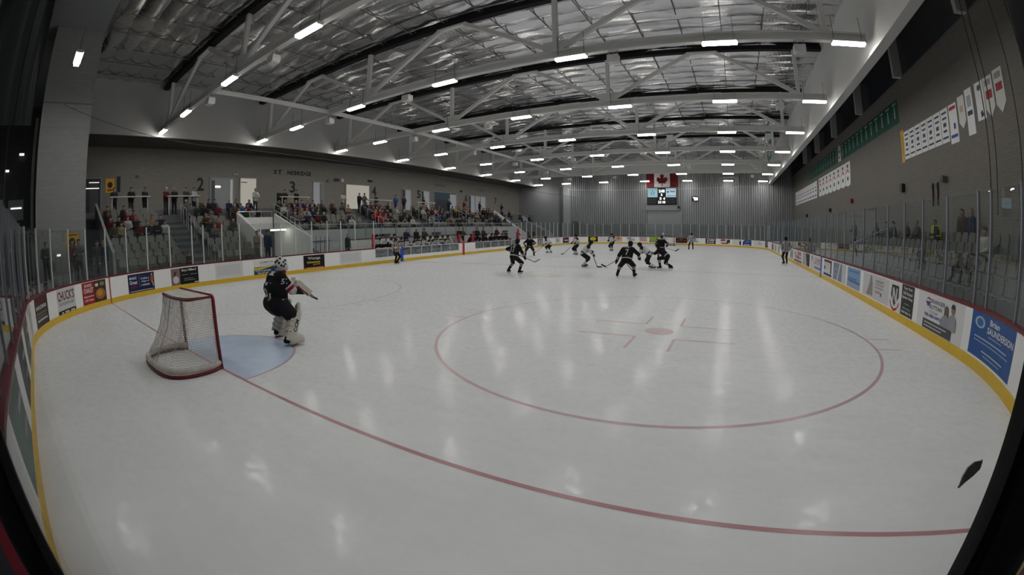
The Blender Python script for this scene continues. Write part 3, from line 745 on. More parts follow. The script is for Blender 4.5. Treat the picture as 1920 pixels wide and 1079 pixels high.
for y0, y1, k0, k1, nm in SECT:
    n = int((y1-y0)/PITCH)
    for k in range(k0, k1+1):
        for j in range(n): seats.append((rowx(k)-.30, y0+PITCH*(j+.5), rowz(k), 0, nm, 'grey seat in %s row of %s, %s from the camera' % (['front', 'second', 'third', 'fourth', 'fifth', 'sixth', 'seventh', 'eighth', 'top'][k], nm.replace('the section', 'section').replace(' under', ''), ORD[j])))
RX0, RDX, RDZ, RF = 13.9, .8, .33, .66
for k in range(4):
    for j in range(36): seats.append((RX0+RDX*k+.3, 7.5+PITCH*j, RF+RDZ*k, 1, 'the right hand stand behind the glass', 'tan seat in the right stand, %s row from the glass, %s from the camera' % (ORD[k], ORD[j])))
seats.sort(key=lambda q: (Vector(q[:3])-CAM).length)
sm = [seat_mesh(0), seat_mesh(0)]
smesh = [new_mesh('stadium_seat', sm[0].v, sm[0].f, ['seat_grey', 'grey_dark'], sm[0].i), new_mesh('stadium_seat', sm[0].v, sm[0].f, ['seat_tan_dimmed', 'grey_dark'], sm[0].i)]
for x, y, z, fc, nm, lab in seats[:300]:
    o = bpy.data.objects.new('stadium_seat', smesh[fc]); o.location = (x, y, z); o.rotation_euler = (0, 0, PI if fc else 0); COL.objects.link(o)
    tag(o, lab, 'seat', 'seats of '+nm)
rest = MB()
for x, y, z, fc, nm, _ in seats[300:]:
    if fc: rest.add([(x-a, y-b, z+c) for a, b, c in sm[0].v], sm[0].f[:18])
    else: rest.add([(x+a, y+b, z+c) for a, b, c in sm[0].v], sm[0].f[:18])
tag(rest.build('stadium_seats_distant', 'seat_grey'), 'distant rows of grey plastic seats in the far stands', 'seats', kind='stuff')

# ------------------------------------------------------------------ right stand
rs = struct('floor_right_stand', 'low stepped stand behind the right boards')
for k in range(4): box('tier_step', (RX0+RDX*k-.1, 7.2, .5), (XR, 26.8, RF+RDZ*k), 'concrete_dark', rs)
rail('metal handrail slanting down the right stand', [(16.4, 21.42, 2.72), (14.2, 21.42, 1.8)], [((16.35, 21.42, 1.7), 1.0), ((14.3, 21.42, .95), .9)])
# banners on the right wall
def lines(rows, c, x0=.15, x1=.85):
    return [('t', c, w, x0, a, x1, b) for w, a, b in rows]
y = 22.9
for k in range(9):            # green pennants, near group
    pass
G = (.012, .10, .07)
for k in range(26):
    y0 = 22.9+1.08*k; h = 1.22 if k < 14 else 1.15
    lab = 'green championship banner, %s from the camera in the top row' % ORD[k]
    if k in (12,):
        flat_sign('wall_banner', 'white banner between green ones in the top row', 'banner', y0, y0+.95, 7.9, 9.15, 'off_white', [('r', G, .3, .55, .7, .7), ('r', G, .3, .2, .7, .3)], X=XR, sg=-1, group='championship banners'); continue
    flat_sign('wall_banner', lab, 'banner', y0, y0+1.0, 7.92, 7.92+h, colmat(G), [('r', (.45, .5, .48), .42, .25, .58, .75), ('r', (.4, .45, .43), .2, .82, .8, .9)], X=XR, sg=-1, group='championship banners')
BL = (.04, .05, .10)
flat_sign('wall_banner', 'narrow gold banner at the end of the white banner row', 'banner', 22.45, 22.85, 5.85, 7.45, mat('banner_gold', (.62, .36, .03), .6), [('r', (.4, .2, .02), .35, .2, .65, .8)], X=XR, sg=-1)
for k in range(7):
    y0 = 17.35+.73*k
    flat_sign('wall_banner', 'white banner with dark writing, %s from the gold one' % ORD[6-k], 'banner', y0, y0+.68, 5.95, 7.3, 'white', [('r', BL, .15, .84, .85, .90), ('r', BL, .2, .68, .8, .74), ('r', BL, .3, .46, .7, .58), ('r', BL, .25, .3, .75, .37), ('r', BL, .1, .11, .9, .17)], X=XR, sg=-1, group='white writing banners')
R_ = (.45, .03, .05); B_ = (.03, .06, .35)
flat_sign('wall_banner', 'white banner with red heading and blue figure', 'banner', 16.55, 17.25, 5.8, 7.3, 'white', [('r', R_, .1, .85, .9, .94), ('r', B_, .5, .35, .75, .5), ('r', B_, .1, .14, .9, .22)], X=XR, sg=-1)
flat_sign('wall_banner', 'cream pointed banner beside the red headed one', 'banner', 15.85, 16.4, 6.2, 7.4, 'off_white', [('r', (.5, .4, .3), .25, .5, .75, .7)], X=XR, sg=-1, point=.25)
flat_sign('wall_banner', 'tall white banner crossed by a black cable', 'banner', 15.2, 15.75, 5.85, 7.5, 'white', [('r', BL, .15, .42, .85, .52), ('r', (.4, .4, .42), .2, .6, .8, .85)], X=XR, sg=-1)
flat_sign('wall_banner', 'white banner with dark crest and tilted black stripe', 'banner', 14.35, 14.95, 6.2, 7.5, 'white', [('d', (.08, .1, .12), .5, .84, .2, .08), ('p', (.03, .04, .06), [(.45, .05), (.8, .1), (.6, .25), (.4, .2)])], X=XR, sg=-1)
flat_sign('wall_banner', 'pointed grey banner with red script, right one', 'banner', 13.0, 13.6, 6.15, 7.55, 'off_white', [('r', (.35, .04, .05), .15, .5, .85, .68), ('r', (.3, .3, .32), .15, .78, .85, .92)], X=XR, sg=-1, point=.3)
flat_sign('wall_banner', 'pointed grey banner with red script, left one', 'banner', 13.7, 14.3, 6.15, 7.5, 'off_white', [('r', (.35, .04, .05), .15, .45, .85, .66), ('r', (.3, .3, .32), .15, .78, .85, .92)], X=XR, sg=-1, point=.3)
for k in range(8):
    y0 = 33.3+1.5*k
    flat_sign('wall_banner', 'long white banner with red letter band, %s from the camera' % ORD[k], 'banner', y0, y0+1.4, 5.7, 7.5, 'white', [('d', (.05, .05, .06), .5, .84, .18, .08), ('t', R_, 'A', .15, .55, .85, .74), ('r', BL, .35, .25, .65, .4)], X=XR, sg=-1, group='red lettered banners', point=.12)
for k in range(10):
    y0 = 46.2+1.5*k
    flat_sign('wall_banner', 'far white banner with rows of dark print, %s from the red lettered ones' % ORD[k], 'banner', y0, y0+1.42, 5.75, 7.45, 'white', [('r', BL, .2, .62, .8, .68), ('r', BL, .2, .42, .8, .48), ('r', BL, .15, .12, .85, .2)], X=XR, sg=-1, group='far white banners')
# black cables of the safety net before the right wall
for k, (y, z1, dx) in enumerate(((13.6, 11.5, 0), (13.2, 11.5, .1), (11.8, 11, .2), (11.0, 10.5, .1))):
    cable('thin black net cable hanging before the right wall, %s from the left' % ORD[k], [(16.9, y, 12.0), (16.85, y+.15, 9), (16.9, y+.05, 7.2), (16.85, y-.1, 5), (16.9, y, 3.0)], .018, 'black')
fitting('wall_camera', 'white dome camera on the right brick wall', 'camera', 18.0, 4.55, .3, .22, 'grey_dark', X=XR-.25, dx=.25)
fitting('wall_panel', 'pale notice panel on the right wall', 'panel', 11.6, 2.5, .3, .7, 'off_white', X=XR-.05, dx=.04)
for k, (y, z, w, h, m) in enumerate(((32.9, 4.55, .45, .3, 'cap_red'), (22.8, 4.6, .3, .4, 'black'), (40, 4.2, .3, .3, 'black'), (52, 4.1, .4, .35, 'black'))):
    fitting('wall_bracket', ['dark red bell on the right wall above the glass', 'black bracket lamp on the right wall above the glass', 'small black lamp on the right wall before the banners', 'farthest black lamp on the right wall'][k], 'fitting', y, z, w, h, m, X=XR-.2, dx=.2)
for k, y in enumerate((18.75, 19.25)):
    t = thing('hanging_pole', ['black pole with flag top on the right wall, left of two', 'black pole with flag top on the right wall, right of two'][1-k], 'pole', (XR-.04, y, 3.55))
    MB().box((-.03, -.03, 0), (.03, .03, .95)).build('shaft', 'black', t); MB().add([(0, 0, .95), (0, .2, .85), (0, .08, .6), (0, 0, .65), (.03, 0, .95), (.03, .2, .85), (.03, .08, .6), (.03, 0, .65)], BOXF).build('pennant', 'black', t)
# ------------------------------------------------------------------ far wall
def fmap(x0, x1, z0, z1, y): return lambda a, b, k: (x0+(x1-x0)*a, y-.004-.004*k, z0+(z1-z0)*b)
fl = tag(box('wall_flag', (-3.9, YF-.12, 8.25), (.78, YF-.10, 10.48), 'white'), 'red and white maple leaf flag on the far wall', 'flag')
leaf = [(0, 1), (.09, .83), (.19, .9), (.14, .52), (.32, .7), (.36, .60), (.52, .63), (.47, .47), (.56, .42), (.30, .18), (.33, .09), (.04, .13), (.04, -.12)]
leaf = leaf+[(-a, b) for a, b in reversed(leaf[1:])]
elements(fl, [('r', 'flag_red', 0, 0, .25, 1, 'red_band'), ('r', 'flag_red', .75, 0, 1, 1, 'red_band'), ('p', 'flag_red', [(.5+a*.34, .16+.76*b) for a, b in leaf], 'maple_leaf')], fmap(-3.9, .78, 8.25, 10.48, YF-.12), 1, 1)
sb = thing('scoreboard', 'lit scoreboard with two screens below the flag', 'scoreboard', (0, 0, 0))
box('cabinet', (-3.8, YF-.35, 5.75), (.6, YF+.01, 8.1), 'black', sb)
m_ = fmap(-3.8, .6, 5.75, 8.1, YF-.35)
emis('screen_cyan', (.50, .82, .90), .62); emis('screen_white', (.62, .80, .92), .75); emis('digit', (1, .95, 1), 2.6)
elements(sb, [('r', 'screen_cyan', .02, .43, .36, .98, 'screen'), ('r', 'screen_white', .64, .43, .98, .98, 'screen')], m_, 1, 1)
star = [(.19+.085*(1 if j % 2 == 0 else .45)*math.sin(2*PI*j/10), .70+.16*(1 if j % 2 == 0 else .45)*math.cos(2*PI*j/10)) for j in range(10)]
star2 = [(.19+.06*(1 if j % 2 == 0 else .45)*math.sin(2*PI*j/10), .70+.113*(1 if j % 2 == 0 else .45)*math.cos(2*PI*j/10)) for j in range(10)]
sc_col = (.02, .05, .08)
elements(sb, [('r', sc_col, 0, 0, .001, .001), ('r', sc_col, 0, 0, .001, .001), ('p', sc_col, star, 'star'), ('p', 'screen_cyan', star2, 'star'), ('p', (.02, .05, .3), [(.67, .80), (.75, .80), (.71, .66)], 'logo'), ('p', (.3, .03, .08), [(.67, .9), (.71, .96), (.75, .9), (.71, .92)], 'logo'),
              ('r', (.35, .42, .5), .78, .74, .95, .82), ('r', (.1, .12, .2), .67, .5, .97, .53),
              ('T', 'digit', '5:48', .41, .72, .60, .90), ('t', 'digit', '2', .47, .52, .525, .66), ('t', 'digit', '3', .43, .27, .49, .42), ('t', 'digit', '4', .55, .27, .61, .42), ('T', 'digit', '21', .38, .05, .48, .2), ('T', 'digit', '18', .53, .05, .62, .2)]
         + [('r', (.05, .05, .055), a, b, a+.13, b+.13, 'panel') for a in (.03, .18, .66, .81) for b in (.05, .22)], m_, 1, 1)
tv = thing('wall_screen', 'small lit screen on the far wall right of the scoreboard', 'screen', (0, 0, 0))
box('case', (2.75, YF-.2, 6.22), (3.7, YF-.06, 6.85), 'black', tv); elements(tv, [('p', 'digit', [(.18, .85), (.95, .8), (.95, .2), (.4, .15), (.4, .5)], 'picture')], fmap(2.75, 3.7, 6.22, 6.85, YF-.2), 1, 1)
dz = struct('door_20', 'grey overhead door for the ice machine')
for k in range(6): box('door_panel', (-3.8, YF-.1, .8*k+.005), (1.2, YF-.06, .8*k+.79), 'grey_paint', dz)
box('door_header', (-4.0, YF-.3, 4.85), (1.05, YF-.06, 5.6), 'corr_grey', dz)
fitting('wall_lamp', 'dark lamp at the corner of the overhead door', 'lamp', 0, 0, .1, .1, 'black')
o = bpy.data.objects[[q.name for q in COL.objects if q.name.startswith('wall_lamp')][-1]]; o.location = (.9, YF-.2, 5.3); o.scale = (3, 3, 3); o.rotation_euler = (0, 0, -PI/2)
for k, (a, b) in enumerate(((-13.7, -11.85), (-10.95, -9.05))):
    d = struct('door_%d' % (21+k)); box('door_leaf', (a, YF-.1, 0), ((a+b)/2-.02, YF-.06, 2.7), 'grey_mid', d); box('door_leaf', ((a+b)/2+.02, YF-.1, 0), (b, YF-.06, 2.7), 'grey_mid', d)
    box('door_frame', (a-.08, YF-.12, 2.7), (b+.08, YF-.05, 2.8), 'grey_paint', d)
d = struct('door_23'); box('door_leaf', (-15.6, YF-.2, 0), (-14.7, YF-.06, 3.25), 'grey_dark', d)
hp = thing('heater_panel', 'grey heater panel hung before the far wall', 'heater', (7.66, 60.8, 9.2))
MB().box((-1.8, -.3, .15), (1.8, .3, .75)).build('body', 'grey_mid', hp)
for s in (-1.8, 1.8): MB().bar((s, 0, -.6), (s, 0, 3.1), .06, .06).build('hanger', 'post_light', hp)
# ------------------------------------------------------------------ figures: one continuous surface grown round tapered limbs
def seg_dist(P, a, b, ra, rb):
    a = np.asarray(a, float); b = np.asarray(b, float); d = b-a; L2 = d@d+1e-9
    t = np.clip(((P-a)@d)/L2, 0, 1)
    return np.linalg.norm(P-a-t[..., None]*d, axis=-1)-(ra+(rb-ra)*t), t
class Fig:
    """prims: ('c', a, b, ra, rb, mat) tapered limb, ('e', centre, radii, mat, yaw) ellipsoid, ('b', centre, half, round, mat, (ax, ay, az)) rounded box.
    mat is a slot number or f(points, t) -> slot numbers"""
    def __init__(s): s.p = []
    def c(s, a, b, ra, rb, m): s.p.append(('c', np.array(a, float), np.array(b, float), ra, rb, m)); return s
    def e(s, c, r, m): s.p.append(('e', np.array(c, float), np.array(r, float), m)); return s
    def b(s, c, h, r, m, ax=None): s.p.append(('b', np.array(c, float), np.array(h, float), r, m, np.eye(3) if ax is None else np.array(ax, float))); return s
    def dist(s, q, P):
        if q[0] == 'c': return seg_dist(P, q[1], q[2], q[3], q[4])
        if q[0] == 'e':
            k = (P-q[1])/q[2]; n = np.linalg.norm(k, axis=-1)+1e-9
            return (n-1)*n/(np.linalg.norm(k/q[2], axis=-1)+1e-9), (P[..., 2]-q[1][2])/q[2][2]*.5+.5
        l = (P-q[1])@q[5].T; w = np.abs(l)-q[2]+q[3]
        return np.linalg.norm(np.maximum(w, 0), axis=-1)+np.minimum(w.max(-1), 0)-q[3], l[..., 2]/q[2][2]*.5+.5
    def bounds(s, q):
        if q[0] == 'c': return np.minimum(q[1]-q[3], q[2]-q[4]), np.maximum(q[1]+q[3], q[2]+q[4])
        if q[0] == 'e': return q[1]-q[2], q[1]+q[2]
        r = np.linalg.norm(q[2]); return q[1]-r, q[1]+r
    def mesh(s, h, k=.03):
        bb = [s.bounds(q) for q in s.p]; lo = np.min([b[0] for b in bb], 0)-3*h; hi = np.max([b[1] for b in bb], 0)+3*h
        n = np.ceil((hi-lo)/h).astype(int)+1; D = np.full(n, 1e3)
        for q, (a, b) in zip(s.p, bb):
            i0 = np.maximum(((a-k-2*h-lo)/h).astype(int), 0); i1 = np.minimum(((b+k+2*h-lo)/h).astype(int)+2, n)
            g = np.stack(np.meshgrid(*[lo[d]+h*np.arange(i0[d], i1[d]) for d in range(3)], indexing='ij'), -1)
            d, _ = s.dist(q, g); sl = tuple(slice(i0[d_], i1[d_]) for d_ in range(3)); o = D[sl]
            w = np.maximum(k-np.abs(o-d), 0)/k
            D[sl] = np.minimum(o, d)-w*w*k*.25
        S = D < 0; c = np.zeros(n-1, int)
        for i in (0, 1):
            for j in (0, 1):
                for l in (0, 1): c += S[i:n[0]-1+i, j:n[1]-1+j, l:n[2]-1+l]
        act = (c > 0) & (c < 8); idx = -np.ones(n-1, int); cells = np.argwhere(act); idx[act] = np.arange(len(cells))
        acc = np.zeros((len(cells), 3)); cnt = np.zeros(len(cells))
        cor = [(i, j, l) for i in (0, 1) for j in (0, 1) for l in (0, 1)]
        for a in range(8):
            for b in range(a+1, 8):
                A, B = np.array(cor[a]), np.array(cor[b])
                if np.abs(A-B).sum() != 1: continue
                da = D[tuple((cells+A).T)]; db = D[tuple((cells+B).T)]; x = (da < 0) != (db < 0)
                t = (da/(da-db+1e-12))[:, None]
                acc[x] += (A+(B-A)*t)[x]; cnt[x] += 1
        V = lo+h*(cells+acc/cnt[:, None]); F = []
        for ax in range(3):
            sh = [slice(None)]*3; sh2 = [slice(None)]*3; sh[ax] = slice(0, -1); sh2[ax] = slice(1, None)
            A, B = S[tuple(sh)], S[tuple(sh2)]; e = np.argwhere(A != B); u, v = (ax+1) % 3, (ax+2) % 3
            e = e[(e[:, u] > 0) & (e[:, v] > 0)]
            if not len(e): continue
            du = np.zeros(3, int); du[u] = 1; dv = np.zeros(3, int); dv[v] = 1
            q = np.stack([idx[tuple((e-du-dv).T)], idx[tuple((e-dv).T)], idx[tuple(e.T)], idx[tuple((e-du).T)]], 1)
            fl = ~A[tuple(e.T)]; q[fl] = q[fl][:, ::-1]; F.append(q)
        F = np.concatenate(F); C = V[F].mean(1)
        best = np.full(len(C), 1e9); M = np.zeros(len(C), int)
        for q in s.p:
            d, t = s.dist(q, C); m = q[5] if q[0] == 'c' else q[3] if q[0] == 'e' else q[4]
            mm = m(C, t) if callable(m) else np.full(len(C), m)
            x = d < best; best[x] = d[x]; M[x] = mm[x]
        return V, F.tolist(), M
def ik(a, b, l1, l2, hint):
    a = np.array(a, float); b = np.array(b, float); d = b-a; L = np.linalg.norm(d)
    if L > (l1+l2)*.999: l1 = l2 = L/2*1.001
    u = d/L; x = (l1*l1-l2*l2+L*L)/(2*L); hgt = math.sqrt(max(l1*l1-x*x, 1e-6))
    p = np.array(hint, float); p = p-(p@u)*u; p /= np.linalg.norm(p)+1e-9
    return a+u*x+p*hgt
def rotz(p, a): c, s = math.cos(a), math.sin(a); return np.array([p[0]*c-p[1]*s, p[0]*s+p[1]*c, p[2]])

# ---- spectators (slots: 0 skin, 1 hair or cap, 2 jacket, 3 trousers, 4 shoes)
def hand(F, w, d, m, r=.022, spread=.018):
    """palm, four curled fingers and a thumb at wrist w pointing along d"""
    w = np.array(w, float); d = np.array(d, float); d /= np.linalg.norm(d)
    s_ = np.cross(d, (0, 0, 1)); s_ = s_/(np.linalg.norm(s_)+1e-9); up = np.cross(s_, d)
    F.c(w, w+d*.07, r*1.3, r*1.5, m)
    for j, (o, L) in enumerate(((-1.5, .055), (-.5, .07), (.5, .068), (1.5, .05))):
        a = w+d*.085+s_*o*spread; F.c(a, a+d*L-up*.02, r*.55, r*.45, m)
    F.c(w+d*.03+s_*.03, w+d*.07+s_*.055-up*.02, r*.55, r*.45, m)
def head(F, c, fwd, hair, long=False):
    c = np.array(c, float); f = np.array([fwd[0], fwd[1], 0.]); f /= np.linalg.norm(f)
    F.e(c, (.078, .09, .115), 0); F.e(c+f*.02-np.array([0, 0, .06]), (.06, .065, .06), 0)
    F.c(c+f*.085+np.array([0, 0, .01]), c+f*.10-np.array([0, 0, .02]), .013, .018, 0)
    F.e(c-f*.015+np.array([0, 0, .045]), (.086, .098, .085), 1)
    sd = np.array([-f[1], f[0], 0])
    for s_ in (-1, 1): F.e(c+sd*s_*.08, (.018, .022, .03), 0)
    if long: F.c(c-f*.06, c-f*.07-np.array([0, 0, .17]), .07, .055, 1)
def spectator(kind, v):
    F = Fig(); r = random.Random(v*7+len(kind)); f = (1, 0)
    if kind == 'sit':
        hip = .50; lean = r.uniform(-.05, .16); ch = np.array([lean, r.uniform(-.03, .03), hip+.44])
        F.c((0, -.07, hip), ch+[0, -.08, -.04], .13, .14, 2); F.c((0, .07, hip), ch+[0, .08, -.04], .13, .14, 2)
        F.c(ch+[0, -.15, .05], ch+[0, .15, .05], .075, .075, 2)
        F.c(ch, ch+[.02, 0, .16], .055, .05, 0); head(F, ch+[.035, 0, .26], f, 0, v % 3 == 0)
        for s in (-1, 1):
            kn = (.40, s*(.13+.05*r.random()), hip+.02); F.c((.02, s*.09, hip-.03), kn, .095, .075, 3)
            ft = (.33+.06*r.random(), s*.13, .06); F.c(kn, ft, .07, .05, 3); F.c(ft, (ft[0]+.16, ft[1], .045), .05, .04, 4)
            sh = ch+[0, s*.19, .04]; w = np.array([.33 if v % 2 else .25, s*(.09 if v % 2 else .04), hip+.13+(.12 if v % 4 == 1 else 0)])
            el = ik(sh, w, .29, .25, (-.3, s*1., -.6)); F.c(sh, el, .062, .052, 2); F.c(el, w, .052, .038, 2); hand(F, w, (1, -s*.3, -.1), 0)
    else:
        hz = .92; ch = np.array([r.uniform(-.02, .06), 0, hz+.45])
        F.c((0, -.07, hz), ch+[0, -.08, -.04], .125, .14, 2); F.c((0, .07, hz), ch+[0, .08, -.04], .125, .14, 2)
        F.c(ch+[0, -.15, .05], ch+[0, .15, .05], .075, .075, 2)
        F.c(ch, ch+[.02, 0, .16], .055, .05, 0); head(F, ch+[.03, 0, .27], f, 0, v % 3 == 0)
        for s in (-1, 1):
            kn = (.03, s*.10, .5); F.c((0, s*.085, hz-.04), kn, .10, .07, 3); F.c(kn, (-.01, s*.11, .08), .068, .05, 3); F.c((-.01, s*.11, .05), (.15, s*.13, .04), .05, .04, 4)
            sh = ch+[0, s*.19, .04]; w = np.array([[.10, s*.22, .85], [.28, s*.04, 1.12], [.38, s*.12, 1.10]][v % 3])
            el = ik(sh, w, .29, .26, (-.6, s*.8, -.3)); F.c(sh, el, .062, .052, 2); F.c(el, w, .052, .038, 2); hand(F, w, (.3, 0, -1) if v % 3 == 0 else (1, -s*.8, 0), 0)
    V, Fa, M = F.mesh(.034, .03)
    return new_mesh('person', V, Fa, ['skin', 'black', 'black', 'black', 'black'], M, True)
SIT = [spectator('sit', v) for v in range(6)]; STAND = [spectator('stand', v) for v in range(6)]
SKINS = [(.34, .21, .15), (.28, .17, .115), (.38, .25, .19)]
def clothe(o, cols):
    for i, c in enumerate(cols):
        o.material_slots[i].link = 'OBJECT'; o.material_slots[i].material = colmat(c, .75)
JK = {'black': (.014, .014, .016), 'charcoal': (.04, .04, .045), 'navy': (.015, .022, .06), 'red': (.15, .012, .016), 'dark red': (.075, .008, .012), 'grey': (.09, .09, .095), 'white': (.36, .355, .34), 'tan': (.19, .15, .09),
      'brown': (.05, .032, .02), 'blue': (.025, .07, .22), 'green': (.015, .04, .022), 'gold': (.38, .24, .02), 'pink': (.30, .07, .11), 'cream': (.33, .30, .24), 'olive': (.05, .045, .028), 'bright red': (.45, .03, .035), 'teal': (.03, .12, .14)}
HR = [(.03, .02, .015), (.09, .055, .03), (.012, .012, .014), (.30, .28, .26), (.22, .15, .08), (.02, .02, .05)]
def person(kind, v, loc, rz, jk, label, group, trousers=None, hair=None, scale=1.0):
    o = bpy.data.objects.new('person', (SIT if kind == 'sit' else STAND)[v % 6]); o.location = loc; o.rotation_euler = (0, 0, rz); COL.objects.link(o)
    if scale != 1: o.scale = (scale,)*3
    clothe(o, [random.choice(SKINS), hair or random.choice(HR), JK[jk], trousers or random.choice([(.015, .018, .03), (.02, .02, .022), (.03, .035, .06), (.05, .045, .04)]), (.02, .02, .02)])
    return tag(o, label, 'person', group)
RN = ['front', 'second', 'third', 'fourth', 'fifth', 'sixth', 'seventh', 'eighth', 'top']
DARK = ['black', 'black', 'charcoal', 'navy', 'black', 'charcoal', 'brown', 'navy', 'grey', 'dark red', 'olive', 'black', 'green', 'black']
def fill(sec, rows, special={}):
    """rows: {row: string}, one sign per seat; '.' empty, 'x' dark clothes, other letters name a colour"""
    y0, y1, k0, k1, nm = SECT[sec]; key = {'r': 'red', 'd': 'dark red', 'w': 'white', 't': 'tan', 'b': 'blue', 'g': 'gold', 'p': 'pink', 'c': 'cream', 'R': 'bright red', 'n': 'navy', 'y': 'grey', 'o': 'olive', 'T': 'teal', 'G': 'green', 'k': 'brown'}
    for k, row in rows.items():
        for j, ch in enumerate(row):
            if ch in '. ': continue
            y = y0+PITCH*(j+.5)
            if y > y1: break
            jk = random.choice(DARK) if ch == 'x' else key[ch]
            lab = 'spectator in %s, %s row, seat %s from the camera, %s' % (jk, RN[k], ORD[j], nm.replace('the section under ', 'section ').replace('the raised section under ', 'raised section ').replace('the rows above the tunnel entrance', 'above the tunnel'))
            person('sit', random.randrange(6), (rowx(k)-.52, y+random.uniform(-.04, .04), rowz(k)-.05), random.uniform(-.25, .35), jk, lab, 'seated spectators in the left stands')
fill(0, {8: '.......', 7: 'x.x....', 6: 'x.dr...', 5: 'dxwx.tx', 4: 'xt.dxxw'})
fill(1, {8: 'x.xxx', 7: 'xxx.x', 6: '.....', 5: '.xx..', 4: '.xr.o', 3: '.y...'})
fill(7, {8: 'xx.x', 7: 'xbx.', 6: 'dx.x'})
fill(2, {8: 'xxxxxxx.x.x.x', 7: 'wxxyxxxx.x..t', 6: 'ydtwxx.......', 5: 'yxn.dx....x..', 4: '..o....x.w...'})
fill(3, {8: 'xxxxx.x...', 7: 'xxkxxx.w.x', 6: 'Rrxx...x..', 5: 'Rpx..x.x..', 4: '..x...w...'})
fill(4, {8: 'x.xxx.x.x', 7: 'xwx.xwxx.', 6: '.x..xx.x.', 5: '..bxG....', 4: '....x.xx.'})
fill(5, {8: 'xgx.xrx.', 7: 'x.xwx..x', 6: '.x.k.cx.', 5: '..xk.x..', 4: '.....x..'})
fill(6, {8: 'xxxx', 7: 'xkx.', 6: '.xx.', 5: 'x..x'})
# standing people at the concourse shelves and doorways
SP = [(5.35, 'charcoal', 'standing left of number one'), (6.5, 'black', 'leaning on the shelf below number one'), (7.45, 'black', 'standing right end of the first shelf'),
      (8.95, 'dark red', 'standing at the rail left of number two'), (9.55, 'black', 'second from the rail left of number two'), (10.4, 'charcoal', 'third from the rail left of number two'), (11.0, 'white', 'standing with crossed arms left of number two'),
      (15.9, 'white', 'standing at the right edge of the lit doorway'), (18.0, 'black', 'standing left at the shelf below number three'), (18.5, 'black', 'standing right at the shelf below number three'), (19.6, 'black', 'standing right before number three'),
      (24.4, 'white', 'standing left of the wide lit doorway'), (26.3, 'black', 'standing in the wide lit doorway'), (26.9, 'grey', 'leaning in the wide lit doorway'), (28.4, 'charcoal', 'standing below number four'),
      (31.0, 'blue', 'standing right of number four'), (32.2, 'black', 'standing left of the paired doors'), (35.2, 'black', 'standing before number five'), (39.6, 'navy', 'standing left of the wide dark doorway'), (42.6, 'red', 'standing at the wide dark doorway'), (46.0, 'black', 'standing right of number six'), (51.5, 'black', 'standing near number seven')]
for k, (y, jk, what) in enumerate(SP):
    person('stand', 1+k % 2 if k % 3 else 5, (-21.35, y, rowz(9)), random.uniform(-.3, .5), jk, 'person in %s, %s' % (jk, what), 'people standing behind the stands')
# people low on the left behind the glass
lowp = [('stand', 1, (-13.95, .72, .85), -.2, 'charcoal', 'man in dark coat standing before the white block wall'), ('stand', 1, (-13.9, 1.98, .85), .2, 'dark red', 'tall person in dark coat and red sweater by the yellow poster'),
        ('stand', 2, (-13.95, 2.32, .85), .1, 'grey', 'woman in grey top beside the red sweater'), ('stand', 0, (-13.95, 3.2, .72), .3, 'charcoal', 'person in dark clothes at the foot of the dark stairs'), ('stand', 0, (-13.95, 3.55, .72), -.2, 'navy', 'second person at the foot of the dark stairs'),
        ('stand', 4, (-13.9, 12.05, .72), .3, 'tan', 'person in tan jacket standing before the tunnel'), ('stand', 0, (-13.9, 12.75, .72), 0, 'navy', 'person in navy jacket standing at the tunnel mouth'),
        ('stand', 0, (-13.9, 18.7, .35), .3, 'green', 'person in dark green jacket by the hockey stick rack'), ('stand', 2, (-14.2, 42.6, .35), .2, 'grey', 'person in grey standing past the far bench'), ('stand', 1, (-14.4, 45.5, .3), 0, 'charcoal', 'person in charcoal farther past the far bench'),
        ('stand', 4, (-14.4, 47.0, .3), 0, 'black', 'person in black farthest past the far bench'), ('sit', 1, (-14.35, 8.1, .6), .4, 'black', 'child in dark clothes sitting low at the aisle')]
for k, v, loc, rz, jk, lab in lowp: person(k, v, loc, rz, jk, lab, 'people behind the left glass', scale=.78 if 'child' in lab else 1)
person('sit', 2, (-20.2, 51.5, 3.3), 0, 'black', 'spectator in black sitting alone on the far stairs', 'far spectators'); person('sit', 3, (-19.4, 53.0, 3.0), 0, 'charcoal', 'spectator in charcoal sitting on the far stairs', 'far spectators')
person('sit', 4, (-18.6, 54.5, 2.7), 0, 'black', 'spectator lowest on the far stairs', 'far spectators'); person('sit', 0, (-20.6, 50.3, 3.4), 0, 'navy', 'spectator highest on the far stairs', 'far spectators')
